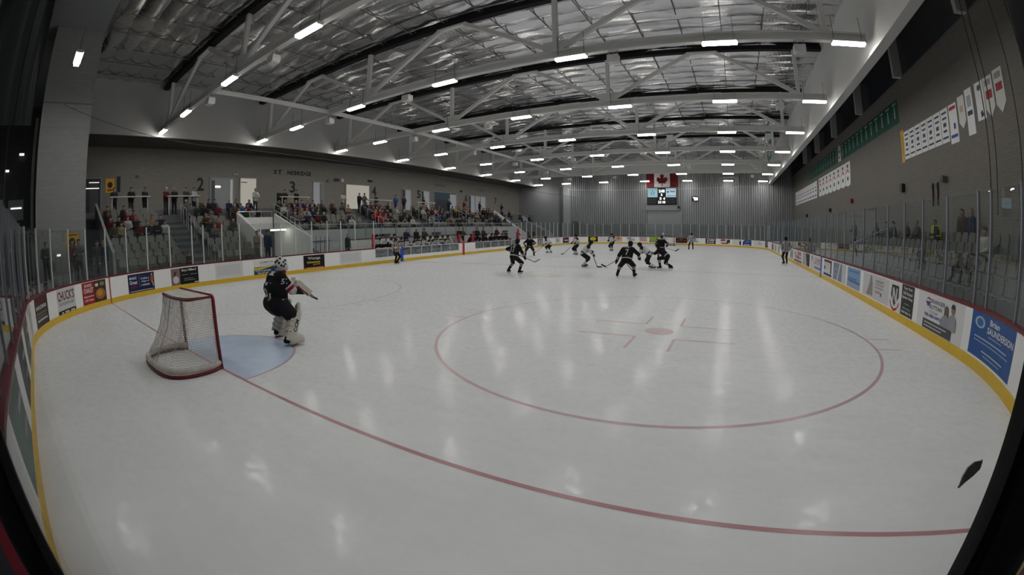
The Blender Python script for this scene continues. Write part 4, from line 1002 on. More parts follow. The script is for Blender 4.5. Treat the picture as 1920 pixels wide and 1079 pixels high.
# right stand
RP = [('stand', 1, 27.0, 2, 'black', 'person in black standing at the far end of the right stand'), ('sit', 0, 25.2, 3, 'charcoal', 'spectator with fair hair sitting tall in the right stand'), ('sit', 1, 23.3, 3, 'grey', 'spectator in grey sitting left of the handrail in the right stand'), ('sit', 3, 22.2, 3, 'black', 'long haired spectator in the right stand'),
      ('sit', 2, 20.5, 3, 'black', 'spectator in black leaning forward in the right stand'), ('sit', 4, 19.5, 3, 'charcoal', 'spectator in cap sitting beside the leaning one'), ('sit', 1, 17.4, 3, 'black', 'steward in black with yellow safety vest in the right stand'),
      ('stand', 3, 15.9, 3, 'brown', 'long haired person in brown standing before the right wall'), ('stand', 0, 15.2, 3, 'navy', 'curly haired person in navy standing before the right wall'), ('sit', 2, 12.4, 2, 'white', 'spectator in white low in the near right stand')]
for k, v, y, row, jk, lab in RP:
    if k == 'stand' and row == 3: p = (17.1, y, RF+RDZ*3-.12)
    else: p = (RX0+RDX*row+.42, y, RF+RDZ*row-.05)
    o = person(k, v, p, PI+random.uniform(-.3, .3), jk, lab, 'people in the right stand')
    if 'steward' in lab:
        vest = mat('hi_vis', (.55, .62, .03), .5)
        F = Fig(); F.c((-.12, 0, 0), (.12, 0, 0), .01, .01, 0)
        b = MB()
        for s in (-1, 1): b.bar((.20, s*.1, 1.06), (.20, s*.08, .6), .08, .03, up=(1, 0, 0)); b.bar((-.14, s*.1, 1.06), (-.15, s*.08, .6), .08, .03, up=(1, 0, 0)); b.bar((-.15, s*.1, 1.08), (.2, s*.1, 1.08), .08, .04)
        b.tube([(.18*math.cos(a)+.03, .25*math.sin(a), .70) for a in np.linspace(0, 2*PI, 20)[:-1]], .03, 5, closed=True)
        b.build('safety_vest', 'hi_vis', o)
# ------------------------------------------------------------------ advertisements printed on the boards
def ad(label, sl, sr, bg, els, z0=.24, z1=.96):
    n = 6; v = []; f = []
    for j in range(n+1):
        s = sl+(sr-sl)*j/n
        v += [bp(s, z0, -.003), bp(s, z1, -.003), bp(s, z1, -.0005), bp(s, z0, -.0005)]
        if j:
            a = 4*(j-1); b = 4*j; f += [(a+q, a+(q+1) % 4, b+(q+1) % 4, b+q) for q in range(4)]
    f += [(3, 2, 1, 0), (4*n, 4*n+1, 4*n+2, 4*n+3)]
    o = tag(mo('advertising_panel', v, f, colmat(bg, .4)), label, 'sign')
    elements(o, els, lambda a, b, k: bp(sl+(sr-sl)*a, z0+(z1-z0)*b, -.004-.0012*k), 1, 1)
    return o
K = (.012, .012, .014); Wh = (.72, .72, .70); RD = (.36, .015, .02); NV = (.012, .02, .075); YL = (.62, .50, .03); GR = (.42, .43, .44); LG = (.60, .61, .62); BR = (.14, .05, .03); DB = (.02, .03, .14); SKN = (.50, .30, .21)
T = lambda c, s, *q: ('T', c, s)+q
R = lambda c, *q: ('r', c)+q
D = lambda c, *q: ('d', c)+q
P = lambda c, pts: ('p', c, pts)
ad('dark brown advertisement with pale lettering on the curved boards', 55.62, 54.08, (.03, .026, .022), [T(Wh, 'HOLDERS', .1, .60, .9, .72), R((.10, .02, .02), .08, .78, .92, .95), R((.22, .15, .06), .1, .44, .9, .5), R(GR, .12, .22, .9, .29), R((.2, .2, .2), .1, .36, .85, .39)], .16, 1.0)
ad('pale grey advertisement with tall dark red lettering', 53.2, 51.75, LG, [T((.13, .01, .02), "CHUCK'S", .05, .55, .95, .92), T((.2, .2, .2), 'ROADHOUSE', .12, .38, .9, .5), R(K, .02, .03, .98, .2), R(Wh, .08, .09, .3, .14), R(Wh, .38, .09, .62, .14), R(Wh, .7, .09, .92, .14)], .14, .98)
ad('red advertisement with pizza picture and white lettering', 51.22, 49.62, (.34, .02, .02), [R((.05, .03, .02), .52, 0, 1, 1), D((.40, .13, .03), .76, .36, .2, .26), D((.5, .28, .05), .74, .4, .12, .15), D((.7, .68, .6), .63, .8, .07, .08), D((.25, .22, .1), .85, .82, .1, .1), T(Wh, 'SWISS', .1, .78, .42, .92), T(Wh, 'CHALET', .06, .52, .48, .74), T(Wh, 'Mapleview', .06, .3, .48, .4), T(Wh, '555 Essa', .08, .14, .46, .24)], .2, .98)
ad('navy advertisement with white lettering and an orange clad figure', 48.22, 46.66, NV, [T(Wh, 'MAKE', .06, .72, .34, .86), T(Wh, 'Great', .06, .46, .36, .66), R((.10, .02, .06), .08, .22, .34, .40), R((.3, .3, .35), .43, .22, .44, .9), T(Wh, 'It takes a', .50, .66, .80, .78), T(Wh, 'village of', .50, .48, .80, .60), T(Wh, 'a moment', .50, .30, .82, .42), D(SKN, .91, .86, .035, .07), P((.45, .09, .02), [(.84, .5), (.97, .5), (.96, .78), (.86, .78)]), P(SKN, [(.88, .5), (.94, .5), (.98, .22), (.94, .2)]), R(Wh, .05, .06, .95, .09)], .2, .96)
ad('black advertisement with portrait in white top', 45.68, 44.14, K, [R((.22, .14, .15), 0, 0, .33, 1), D(SKN, .16, .66, .06, .12), P((.08, .05, .04), [(.09, .5), (.11, .78), (.16, .84), (.21, .78), (.2, .6)]), D((.6, .58, .6), .17, .32, .11, .22), T(Wh, 'Bryn Hilliard', .4, .74, .92, .92), R(GR, .38, .56, .62, .58), R(GR, .7, .56, .95, .58), R(GR, .46, .32, .8, .34), R(GR, .46, .22, .9, .24), R(Wh, .84, .04, .99, .09)], .2, .95)
ad('white panel with blue and yellow stripe behind the goalie', 40.95, 39.2, (.78, .78, .77), [T((.25, .25, .27), 'CRIMSON', .2, .70, .7, .86), R((.4, .4, .42), .22, .60, .68, .63), P((.02, .02, .02), [(0, .50), (.5, .50), (1, .66), (1, .6), (0, .44)]), P(YL, [(0, .46), (.4, .48), (1, .62), (.4, .38), (0, .30)]), P((.015, .05, .16), [(0, .30), (.3, .34), (1, .62), (1, 0), (0, 0)]), T(Wh, 'CUTS & SHAVES', .05, .2, .6, .3), T(Wh, '705-627-0600', .12, .05, .55, .15)], .18, .98)
ad('black advertisement with yellow and white lettering above a red strip', 37.7, 36.18, K, [T((.55, .55, .5), 'Wasaga', .2, .62, .8, .88), T(YL, 'Adventure', .15, .40, .78, .58), T(YL, 'park', .45, .24, .8, .36), R(RD, 0, 0, 1, .13), R(Wh, .1, .05, .9, .08)], .18, .95)
for k, (a, b) in enumerate(((43.2, 41.6), (35.0, 33.2))): ad(['pale scuffed panel left of the goalie', 'pale scuffed panel right of the goalie'][k], a, b, (.70, .70, .70), [R((.62, .62, .63), .05, .2, .9, .85)], .22, .98)
# near end, seen at a grazing angle
for k, (a, b, c) in enumerate(((57.9, 56.4, (.5, .5, .5)), (60.4, 58.6, (.06, .075, .06)), (62.8, 61.2, (.05, .05, .055)), (65.4, 63.7, (.10, .14, .12)), (68.0, 66.3, (.03, .05, .10)))):
    ad(['grey portrait panel where the near boards start to bend', 'dark green panel on the near end boards', 'black panel on the near end boards', 'grey green panel on the near end boards', 'dark blue panel on the near end boards by the camera'][k], a, b, c, [R(tuple(q*1.8 for q in c), .1, .1, .45, .8), R(GR, .5, .62, .92, .72), R(GR, .5, .3, .9, .36)], .22, .98)
# far end, left to right
ad('dark poster with two pale figures beyond the far bench', 7.1, 5.65, (.10, .10, .11), [P((.5, .5, .5), [(.15, .1), (.3, .9), (.45, .85), (.4, .1)]), P((.45, .45, .47), [(.55, .1), (.6, .8), (.8, .95), (.9, .1)])], .22, .96)
ad('pale advertisement with small blue logo in the far left corner', 1.9, .3, (.66, .67, .68), [R((.12, .2, .42), .3, .3, .45, .8), R((.2, .3, .5), .5, .35, .7, .6)], .25, .96)
ad('dark blue advertisement with red and white print in the far left corner', LTOT-.6, LTOT-2.15, (.06, .02, .10), [R(Wh, .3, .35, .9, .55), T(RD, 'TD', .15, .6, .5, .9), R((.02, .02, .08), 0, 0, 1, .3)], .24, .96)
ad('black advertisement with yellow oval on the far boards', 152.95, 151.4, K, [D((.6, .58, .03), .5, .6, .32, .34), T((.03, .06, .02), 'Love', .3, .5, .7, .72), R(YL, .2, .1, .8, .14)], .26, .98)
ad('white advertisement with black bottle left on the far boards', 151.2, 149.6, (.74, .74, .73), [P(K, [(.82, .05), (.82, .65), (.87, .78), (.87, .95), (.92, .95), (.92, .78), (.97, .65), (.97, .05)]), R(GR, .2, .75, .7, .77), R(GR, .2, .5, .7, .52), R(GR, .2, .28, .7, .3)], .26, .98)
ad('white advertisement with orange tree logo', 149.0, 147.75, (.76, .76, .74), [P((.62, .20, .03), [(.1, .35), (.15, .7), (.35, .95), (.6, .95), (.85, .75), (.9, .35), (.65, .5), (.5, .3), (.35, .5)]), R(K, .1, .12, .85, .2)], .26, .98)
ad('white advertisement with two lines of blue lettering', 147.2, 145.95, (.76, .76, .75), [T((.02, .05, .25), 'net', .08, .55, .55, .95), T((.02, .05, .25), 'point', .3, .2, .95, .6)], .26, .98)
ad('white advertisement with red stamped lettering', 145.45, 144.2, (.76, .75, .74), [T(RD, 'MERIDIAN', .12, .70, .9, .95), T(RD, 'VIDEO', .1, .22, .95, .62)], .26, .98)
ad('lime green advertisement left of the far net', 143.9, 142.3, (.30, .45, .05), [P((.05, .12, .02), [(.55, .4), (.7, .85), (.85, .5)]), R((.02, .06, .2), 0, 0, 1, .25), R(Wh, .1, .08, .6, .16)], .26, .98)
ad('dark red advertisement right of the far net', 140.15, 138.5, (.035, .02, .02), [P((.42, .08, .05), [(.33, .85), (.62, .85), (.47, .3)]), P((.06, .02, .02), [(.41, .75), (.54, .75), (.47, .5)]), R(BR, .1, .3, .3, .6), R(BR, .7, .3, .92, .6)], .26, .98)
ad('white advertisement behind the far referee', 138.4, 136.95, (.74, .74, .74), [R(K, .02, .7, .35, .82), R(K, .65, .35, .98, .45), R(GR, .6, .7, .95, .76)], .26, .98)
ad('black advertisement with white stencil letters on the far boards', 135.95, 134.5, (.025, .025, .027), [T(Wh, 'ZAMM', .12, .55, .88, .92), T(Wh, 'DOOR', .15, .12, .85, .48)], .26, .98)
ad('white advertisement with red and black car', 133.9, 132.35, (.74, .73, .72), [P(RD, [(.05, .65), (.15, .95), (.55, .95), (.5, .65)]), P((.06, .04, .04), [(.6, .3), (.7, .85), (.98, .95), (.98, .3)]), R(BR, .15, .1, .8, .28), R(GR, .1, .45, .5, .5)], .26, .98)
ad('white advertisement with black bottle right on the far boards', 132.0, 130.55, (.74, .74, .73), [P(K, [(.78, .05), (.78, .65), (.84, .78), (.84, .95), (.90, .95), (.90, .78), (.96, .65), (.96, .05)]), R(GR, .15, .75, .65, .77), R(GR, .15, .5, .65, .52), R(GR, .15, .28, .65, .3)], .26, .98)
ad('royal blue advertisement on the far boards', 130.3, 128.72, (.015, .035, .22), [D(Wh, .62, .62, .07, .1), P(Wh, [(.0, .98), (.25, .98), (.0, .6)]), R(Wh, .15, .1, .85, .24), P((.1, .2, .5), [(.1, .4), (.5, .9), (.98, .75), (.5, .5)])], .26, .98)
ad('white advertisement with small dark crest in the far right corner', 128.3, 125.6, (.74, .74, .73), [R((.15, .1, .1), .5, .6, .58, .9), R((.3, .15, .15), .35, .45, .75, .52), R(GR, .4, .28, .7, .32)], .26, .98)
ad('black panel in the far right corner', 125.2, 123.9, (.05, .055, .065), [R(GR, .15, .7, .85, .8), R(GR, .15, .4, .85, .5)], .26, .98)
for k, (a, b, c) in enumerate(((119.5, 117.8, (.06, .06, .06)), (116.5, 114.9, (.5, .47, .42)), (113.5, 112, (.42, .5, .52)), (110.5, 108.9, (.36, .40, .46)), (107.5, 106, (.55, .45, .45)))):
    ad('%s panel far along the right boards' % ['black framed', 'sand coloured', 'pale teal', 'grey blue', 'pale pink'][k], a, b, c, [R(tuple(q*.6 for q in c), .3, .2, .7, .8), R(Wh, .1, .85, .9, .9)])
# right side, coming towards the camera
ad('grey panel behind the nearer right referee', 105.2, 103.4, (.45, .46, .47), [R((.3, .3, .32), .2, .2, .8, .8)])
ad('white advertisement with red blocks cut by the red line', 102.9, 99.6, (.72, .71, .70), [R((.5, .22, .22), .55, .62, .9, .92), R((.45, .25, .25), .15, .3, .5, .55), R((.5, .25, .25), .55, .3, .9, .52), R((.06, .08, .2), 0, 0, 1, .14), R((.15, .15, .17), .08, .55, .2, .85)])
ad('grey advertisement with black diagonal half', 99.3, 96.85, (.42, .42, .43), [P((.03, .03, .035), [(.45, 1), (1, 1), (1, 0), (.65, 0)])])
ad('pale advertisement with pink lettering before the blue mark', 96.6, 93.4, (.66, .66, .66), [T((.55, .25, .28), 'TEMP', .4, .62, .9, .85), T((.55, .25, .28), 'SPORT', .35, .4, .9, .6), R((.15, .25, .45), .4, .1, .9, .26), R((.3, .32, .35), .1, .6, .2, .95)])
ad('framed white advertisement with dark red top right of the blue mark', 92.9, 91.2, (.70, .70, .68), [R((.13, .03, .03), .02, .84, .98, .99), R((.12, .10, .08), .82, .2, .98, .84), R((.02, .05, .16), 0, 0, 1, .15), P((.3, .05, .05), [(.1, .76), (.2, .7), (.1, .66)]), R((.05, .06, .1), .05, .35, .2, .6), R(GR, .3, .5, .7, .53), R(GR, .3, .7, .75, .74)])
ad('slate blue advertisement crossed by a white slash', 90.9, 88.75, (.20, .23, .34), [P(Wh, [(.52, 1), (.60, 1), (.40, 0), (.32, 0)]), R(LG, .72, 0, 1, 1), R((.35, .4, .48), .08, .6, .4, .66), R((.35, .4, .48), .08, .3, .35, .36)])
ad('light blue advertisement with darker blue print', 88.45, 86.7, (.20, .36, .55), [R((.12, .24, .48), .1, .78, .9, .88), R((.10, .20, .44), .1, .42, .75, .5), R((.08, .16, .42), .05, .28, .98, .38), P((.32, .40, .5), [(0, 0), (1, 0), (1, .22), (0, .3)])])
ad('pale scuffed advertisement with tall dress figure and red print', 86.3, 83.7, (.62, .62, .63), [P((.30, .27, .28), [(.18, .1), (.28, .7), (.30, .95), (.36, .95), (.40, .6), (.42, .08)]), P((.5, .2, .22), [(.17, .08), (.2, .3), (.28, .2), (.26, .06)]), R((.3, .3, .34), .52, .76, .8, .83), T((.48, .25, .27), 'VENUE', .5, .60, .82, .72), R((.25, .25, .3), .5, .5, .8, .54), R((.45, .25, .27), .52, .3, .7, .38), R((.1, .1, .12), .72, .22, .76, .36)])
ad('black and red barber shield logo on white boards', 83.65, 82.75, (.74, .74, .73), [P((.03, .03, .035), [(.2, .9), (.8, .9), (.85, .5), (.5, .12), (.15, .5)]), P((.6, .6, .6), [(.3, .8), (.42, .8), (.6, .45), (.6, .8), (.7, .8), (.7, .3), (.58, .25), (.4, .6), (.4, .3), (.3, .35)]), P((.42, .03, .05), [(.1, .36), (.25, .12), (.5, .03), (.75, .12), (.9, .36), (.9, .2), (.7, .0), (.5, -.06), (.3, 0), (.1, .2)])])
ad('tall black advertisement with four lines of white lettering', 82.7, 81.85, (.025, .024, .026), [T(Wh, 'Your Own', .15, .84, .85, .94), T(Wh, 'Old School', .12, .68, .88, .79), T(Wh, 'Barber Shop', .08, .52, .92, .64), R(GR, .3, .38, .7, .40), T(GR, 'Minesing', .2, .2, .8, .28), T(Wh, '2000 Main St', .1, .08, .9, .16)], .22, .99)
ad('white advertisement for a realty team with two portraits', 81.55, 79.2, (.72, .72, .72), [T((.10, .10, .12), 'GRAINGER', .28, .76, .62, .87), T((.10, .10, .12), 'RUTTAN', .28, .60, .56, .71), T(GR, 'TEAM', .28, .48, .48, .55), T((.06, .06, .34), '705-986-0492', .18, .36, .56, .45), R((.08, .08, .085), .16, .02, .8, .28), P((.5, .05, .06), [(.19, .82), (.26, .9), (.31, .82), (.25, .84)]), P((.05, .07, .32), [(.19, .77), (.31, .77), (.25, .62)]), R(LG, .2, .18, .7, .21), R(LG, .2, .09, .6, .12),
    D((.30, .20, .15), .66, .68, .035, .09), P((.13, .10, .09), [(.62, .5), (.62, .78), (.66, .84), (.70, .78), (.71, .5)]), P((.28, .29, .31), [(.55, .28), (.58, .52), (.66, .60), (.74, .52), (.75, .28)]), D((.30, .20, .15), .79, .78, .035, .09), P((.05, .04, .04), [(.75, .82), (.77, .93), (.81, .93), (.83, .82)]), P((.30, .31, .34), [(.72, .28), (.73, .60), (.79, .70), (.86, .60), (.87, .28)])], .2, .99)
ad('deep blue advertisement with white name and crest nearest the camera', 78.88, 76.9, (.02, .09, .30), [T(Wh, 'Brian', .40, .80, .62, .93), T(Wh, 'SAUNDERSON', .36, .62, .97, .76), R((.35, .45, .6), .4, .55, .7, .57), D((.4, .5, .62), .19, .78, .11, .13), D((.05, .15, .38), .19, .78, .07, .09), R((.45, .52, .62), .1, .44, .85, .47), R((.3, .4, .55), .1, .36, .9, .385), R((.45, .52, .62), .3, .18, .8, .21), R((.3, .4, .55), .35, .1, .75, .125)], .24, 1.0)
# emblem in the middle of the deep blue sign is a plain crest of two discs

# ------------------------------------------------------------------ benches on the left
def bench(label, y0, y1):
    t = thing('players_bench', label, 'bench', (-14.15, (y0+y1)/2, .35)); h = (y1-y0)/2
    MB().box((-.2, -h, .42), (.2, h, .48)).build('seat', mat('bench_wood', (.30, .22, .14), .6), t)
    for k in range(5): MB().box((-.15, -h+.2+(2*h-.4)*k/4-.05, 0), (.15, -h+.2+(2*h-.4)*k/4+.05, .42)).build('leg', 'grey_mid', t)
bench('long wooden bench of the white team', 20.6, 29.6); bench('long wooden bench of the black team', 32.5, 40.2)
for k, (y, z1, s) in enumerate(((20.25, 1.98, 'left of the white bench'), (30.0, 1.75, 'between the benches, nearer one'), (32.1, 1.75, 'between the benches, farther one'), (40.6, 2.1, 'at the far end of the black bench'))):
    t = thing('padded_post', 'red padded post '+s, 'post', (-13.06, y, 0)); MB().box((-.06, -.09, 1.0 if k in (0,) else .35), (.06, .09, z1)).build('pad', 'red_paint', t)
    MB().box((-.04, -.06, 0), (.04, .06, 1.0 if k == 0 else .35)).build('stem', 'grey_mid', t)
wb = mat('bottle_white', (.7, .7, .7), .4)
for k, y in enumerate((22.1, 22.3, 23.6, 25.3, 26.9, 28.2, 28.5, 35.2)):
    t = thing('water_bottle', 'white water bottle on the bench ledge, %s from the camera' % ORD[k], 'bottle', (-13.17, y, .35), group='water bottles on the bench ledge')
    MB().tube([(0, 0, 0), (0, 0, .22), (0, 0, .24)], .045, 8).build('body', 'bottle_white', t); MB().tube([(0, 0, .24), (0, 0, .29)], .02, 6).build('cap', 'black', t)
sk = thing('stick_rack', 'rack of upright dark hockey sticks by the grey wall', 'rack', (-17.0, 17.8, .72))
MB().box((-.1, -.3, .9), (.05, 1.9, .96)).build('crossbar', 'grey_mid', sk)
for k in range(6): MB().bar((0, -.2+.38*k, 0), (-.05, -.12+.38*k, 1.45), .035, .025).build('stick', 'black', sk)
nt_ = struct('wall_net_near', 'dark pleated safety netting behind the near left end')
for k in range(8):
    v = []; f = []; n = 10
    for j in range(n+1):
        x = -13.2+1.9*(k+j/n); y = -.22+.06*math.sin(j*2.2+k)
        v += [(x, y, 2.14+.24*(8.07-x)), (x, y, 12.1)]
        if j: f.append((2*j-2, 2*j, 2*j+1, 2*j-1))
    mo('net_fold', v, f, mat('net_dark', (.012, .013, .014), .9, spec=.05), nt_)
# grey feather stuck to the glass pane before the camera
fp = [(8.3722, .9706, 1.8845), (8.3713, .9701, 1.8988), (8.3764, .9729, 1.9082), (8.3887, .9795, 1.9114), (8.4085, .9901, 1.9072), (8.4093, .9905, 1.8961), (8.3972, .984, 1.8913), (8.3826, .9762, 1.8882)]
mo_ = [Vector(p) for p in fp]; nrm = Vector((-.424, .905, 0))*.0015
ft = thing('feather', 'small grey feather stuck to the near glass at lower right', 'feather', (0, 0, 0))
mo('vane', mo_+[p+nrm for p in mo_], [tuple(range(8)), tuple(range(15, 7, -1))]+[(j, (j+1) % 8, 8+(j+1) % 8, 8+j) for j in range(8)], mat('feather_grey', (.20, .20, .19), .8, var=.5, scale=60), ft)
MB().tube([mo_[0]+nrm, (mo_[1]+mo_[6])/2+nrm*2, mo_[4]+nrm], .0012, 4).build('shaft', 'grey_dark', ft)
# ------------------------------------------------------------------ goal nets
def curve_u(pts, n):
    """smooth resample of a polyline (Catmull-Rom) to n+1 points"""
    p = [np.array(q, float) for q in pts]; p = [2*p[0]-p[1]]+p+[2*p[-1]-p[-2]]; out = []
    m = len(p)-3
    for j in range(n+1):
        s = min(j/n*m, m-1e-6); i = int(s); t = s-i; a, b, c, d = p[i:i+4]
        out.append(.5*((2*b)+(-a+c)*t+(2*a-5*b+4*c-d)*t*t+(-a+3*b-3*c+d)*t**3))
    return np.array(out)
def goal(label, y, sg, strings=True):
    t = thing('goal_net', label, 'goal', (0, y, 0), 0 if sg > 0 else PI)
    r = .032
    for s, nm in ((-1, 'post'), (1, 'post')): MB().tube([(s*.945, 0, 0), (s*.945, 0, 1.16), (s*.925, 0, 1.205), (s*.88, 0, 1.225)], r, 10).build(nm, 'goal_red', t, True)
    MB().tube([(-.9, 0, 1.225), (.9, 0, 1.225)], r, 10).build('crossbar', 'goal_red', t, True)
    base = curve_u([(.945, 0, .03), (1.06, -.28, .03), (1.02, -.68, .03), (.72, -.96, .03), (0, -1.04, .03), (-.72, -.96, .03), (-1.02, -.68, .03), (-1.06, -.28, .03), (-.945, 0, .03)], 48)
    top = curve_u([(.9, -.02, 1.215), (.86, -.25, 1.205), (.74, -.44, 1.195), (0, -.5, 1.19), (-.74, -.44, 1.195), (-.86, -.25, 1.205), (-.9, -.02, 1.215)], 48)
    MB().tube(base, .03, 8).build('base_bar', 'goal_red', t, True)
    b2 = base.copy(); b2[:, 2] = .11; b2[:, :2] *= .975
    MB().tube(b2, .052, 8).build('base_padding', 'net_canvas', t, True)
    MB().tube(top, .02, 8).build('top_bar', 'goal_red', t, True)
    n = len(top); v = [(p[0], p[1], 1.232) for p in top]+[(p[0]*.99, p[1]*.99, 1.215) for p in top]
    mo('top_canvas', v, [tuple(range(n)), tuple(range(2*n-1, n-1, -1))], 'net_canvas', t)
    MB().tube([(0, -.5, 1.19), (0, -.62, .7), (0, -.98, .08)], .012, 6).build('back_brace', 'net_canvas', t)
    nt_, nw = (84, 30) if strings else (30, 12)
    A = curve_u(top[::3], nt_); B = curve_u(base[::3]+[0, 0, .06], nt_)
    G = np.zeros((nt_+1, nw+1, 3))
    for i in range(nt_+1):
        for j in range(nw+1):
            w = j/nw; p = A[i]*(1-w)+B[i]*w; k = math.sin(PI*w)
            p = p+np.array([-p[0]*.10*k, .16*k*(1 if abs(p[0]) < .7 else .5), -.0])+np.array([math.sin(i*.9+j*.5)*.006, math.sin(i*.7-j*.8)*.006, math.sin(i*1.3+j)*.006])
            G[i, j] = p
    m = MB(); rr = .0032 if strings else .006
    for i in range(nt_+1): m.tube(G[i], rr, 3)
    for j in range(1, nw): m.tube(G[:, j], rr, 3)
    m.build('netting', 'net_string', t)['kind'] = 'stuff'
    m = MB()
    for s in (-1, 1):
        for j in range(24): m.bar((s*.945, -.03, .1+.045*j), (s*.92, -.045, .115+.045*j), .012, .012)
    for j in range(38): m.bar((-.87+.046*j, -.02, 1.2), (-.86+.046*j, -.04, 1.18), .012, .012)
    m.build('lacing', 'net_string', t)['kind'] = 'stuff'
    return t
mat('goal_red', (.17, .010, .014), .35); mat('net_canvas', (.50, .47, .43), .8, var=.25, scale=8); mat('net_string', (.52, .50, .46), .8)
goal('red framed goal net with white mesh beside the goalie', 3.353, 1)
goal('distant goal net behind the far goalie', LR-3.353, -1, False)

# ------------------------------------------------------------------ players and officials
PM = {k: mat('pl_'+k, c, .8, var=.1, scale=12, spec=.12) for k, c in {'black': (.010, .010, .012), 'white': (.52, .52, .52), 'red': (.26, .015, .025), 'dark': (.014, .014, .018), 'skin': (.42, .27, .19), 'glove': (.016, .014, .016), 'skate': (.012, .012, .013), 'helmet': (.012, .013, .018), 'steel': (.45, .45, .47), 'grey': (.16, .16, .165), 'tan': (.30, .24, .15), 'orange': (.65, .12, .03), 'hwhite': (.62, .62, .62), 'blue': (.03, .05, .22)}.items()}
SL = ['black', 'white', 'red', 'skin', 'glove', 'helmet', 'skate', 'dark', 'orange', 'grey', 'hwhite', 'tan']      # slot order
def team_fns(team):
    w = lambda c: (lambda P, t: np.full(len(t), c))
    if team == 'black':
        return dict(torso=lambda P, t: np.where((t < .16) & (t > .06), 1, 0), arm=w(0), fore=lambda P, t: np.where((t > .28) & (t < .42), 1, np.where((t > .42) & (t < .62), 2, np.where((t >= .62) & (t < .72), 1, 0))), sh=w(0),
                    thigh=w(7), shin=lambda P, t: np.where((t > .18) & (t < .26), 1, np.where((t >= .26) & (t < .40), 2, np.where((t >= .40) & (t < .48), 1, 0))), helm=w(5))
    if team == 'gblack':
        d = team_fns('black'); d['arm'] = lambda P, t: np.where(t < .62, 0, np.where(t < .72, 1, np.where(t < .95, 2, 1))); d['fore'] = lambda P, t: np.where(t < .12, 2, np.where(t < .25, 1, 0)); return d
    if team == 'white':
        return dict(torso=lambda P, t: np.where((t < .2) & (t > .06), 7, 1), arm=lambda P, t: np.where(t < .45, 7, 1), fore=lambda P, t: np.where((t > .4) & (t < .6), 7, 1), sh=w(7), thigh=w(7), shin=lambda P, t: np.where(t < .12, 1, np.where(t < .42, 7, 1)), helm=w(5))
    st = lambda P, t: np.where(np.floor(P[:, 0]/.055+100).astype(int) % 2 == 0, 1, 0)
    st2 = lambda P, t: np.where(np.floor(t*6).astype(int) % 2 == 0, 1, 0)
    return dict(torso=st, arm=st2, fore=(st2 if team == 'ref' else (lambda P, t: np.where((t > .1) & (t < .6), 8, 1))), sh=st, thigh=w(7), shin=w(7), helm=w(5))
def skater_fig(team, pel, ch, hd, lh, rh, lf, rf, bulk=1.0, toe=(0, 1), elbow=(.8, -.5, -.4), knee=(0, 1, .2)):
    """facing +y, right is +x; lh/rh hands, lf/rf ankles"""
    f = team_fns(team); F = Fig(); pel, ch, hd = (np.array(q, float) for q in (pel, ch, hd)); up = (ch-pel)/np.linalg.norm(ch-pel)
    b = bulk
    ref = team.startswith('ref')
    for s in (-1, 1): F.c(pel+[s*.08*b, 0, -.02], ch+np.array([s*.10*b, 0, 0])-up*.03, .145*b, .15*b, f['torso'])
    F.c(ch+[-.17*b, 0, 0]+up*.05, ch+[.17*b, 0, 0]+up*.05, .095*b, .095*b, f['sh'])
    F.c(ch+up*.08, hd-[0, 0, .06], .06, .055, 3)
    F.e(hd, (.088, .10, .12), 3); F.e(hd+[0, -.012, .045], (.112, .13, .105), f['helm']); F.e(hd+[0, -.05, -.02], (.105, .09, .10), f['helm'])
    F.c(hd+[0, .105, -.01], hd+[0, .115, -.035], .014, .018, 3)
    for s, hnd, ft in ((-1, lh, lf), (1, rh, rf)):
        hnd = np.array(hnd, float); ft = np.array(ft, float)
        sh = ch+[s*.22*b, 0, .02]; el = ik(sh, hnd, .30, .27, (s*elbow[0], elbow[1], elbow[2]))
        F.c(sh, el, .085*b, .075*b, f['arm']); F.c(el, hnd, .075*b, .058, f['fore'])
        d = (hnd-el)/np.linalg.norm(hnd-el)
        if ref: hand(F, hnd, d, 3)
        else:
            F.c(hnd-d*.06, hnd+d*.05, .058, .062, 4); sd = np.cross(d, (0, 0, 1)); sd /= np.linalg.norm(sd)+1e-9
            for o in (-.045, -.015, .015, .045): F.c(hnd+d*.06+sd*o, hnd+d*.12+sd*o-[0, 0, .035], .02, .017, 4)
            F.c(hnd+d*.01+sd*s*-.06, hnd+d*.07+sd*s*-.075, .022, .018, 4)
        hp = pel+[s*.10*b, 0, -.06]; kn = ik(hp, ft, .42, .43, (s*.25+knee[0], knee[1], knee[2]))
        F.c(hp, kn, .125*b if not ref else .105, .10*b if not ref else .075, f['thigh']); F.c(kn, ft, .085 if not ref else .07, .06, f['shin'])
        tx = np.array([toe[0]+s*.25, toe[1], 0]); tx /= np.linalg.norm(tx)
        F.c(ft, ft*[1, 1, 0]+[0, 0, .105]-tx*.03, .058, .05, 6); F.c(ft*[1, 1, 0]+[0, 0, .10]-tx*.05, ft*[1, 1, 0]+[0, 0, .092]+tx*.17, .045, .042, 6)
    return F, f
def skates(parent, ankles, toe=(0, 1)):
    for s, ft in zip((-1, 1), ankles):
        tx = Vector((toe[0]+s*.25, toe[1], 0)).normalized(); c = Vector((ft[0], ft[1], 0)); m = MB()
        m.bar(c-tx*.09+Vector((0, 0, .012)), c+tx*.19+Vector((0, 0, .012)), .006, .024, 0)
        m.bar(c-tx*.06+Vector((0, 0, .02)), c-tx*.06+Vector((0, 0, .07)), .03, .05, 1); m.bar(c+tx*.12+Vector((0, 0, .02)), c+tx*.12+Vector((0, 0, .07)), .03, .05, 1)
        m.build('skate_blade', [PM['steel'], PM['hwhite']], parent)
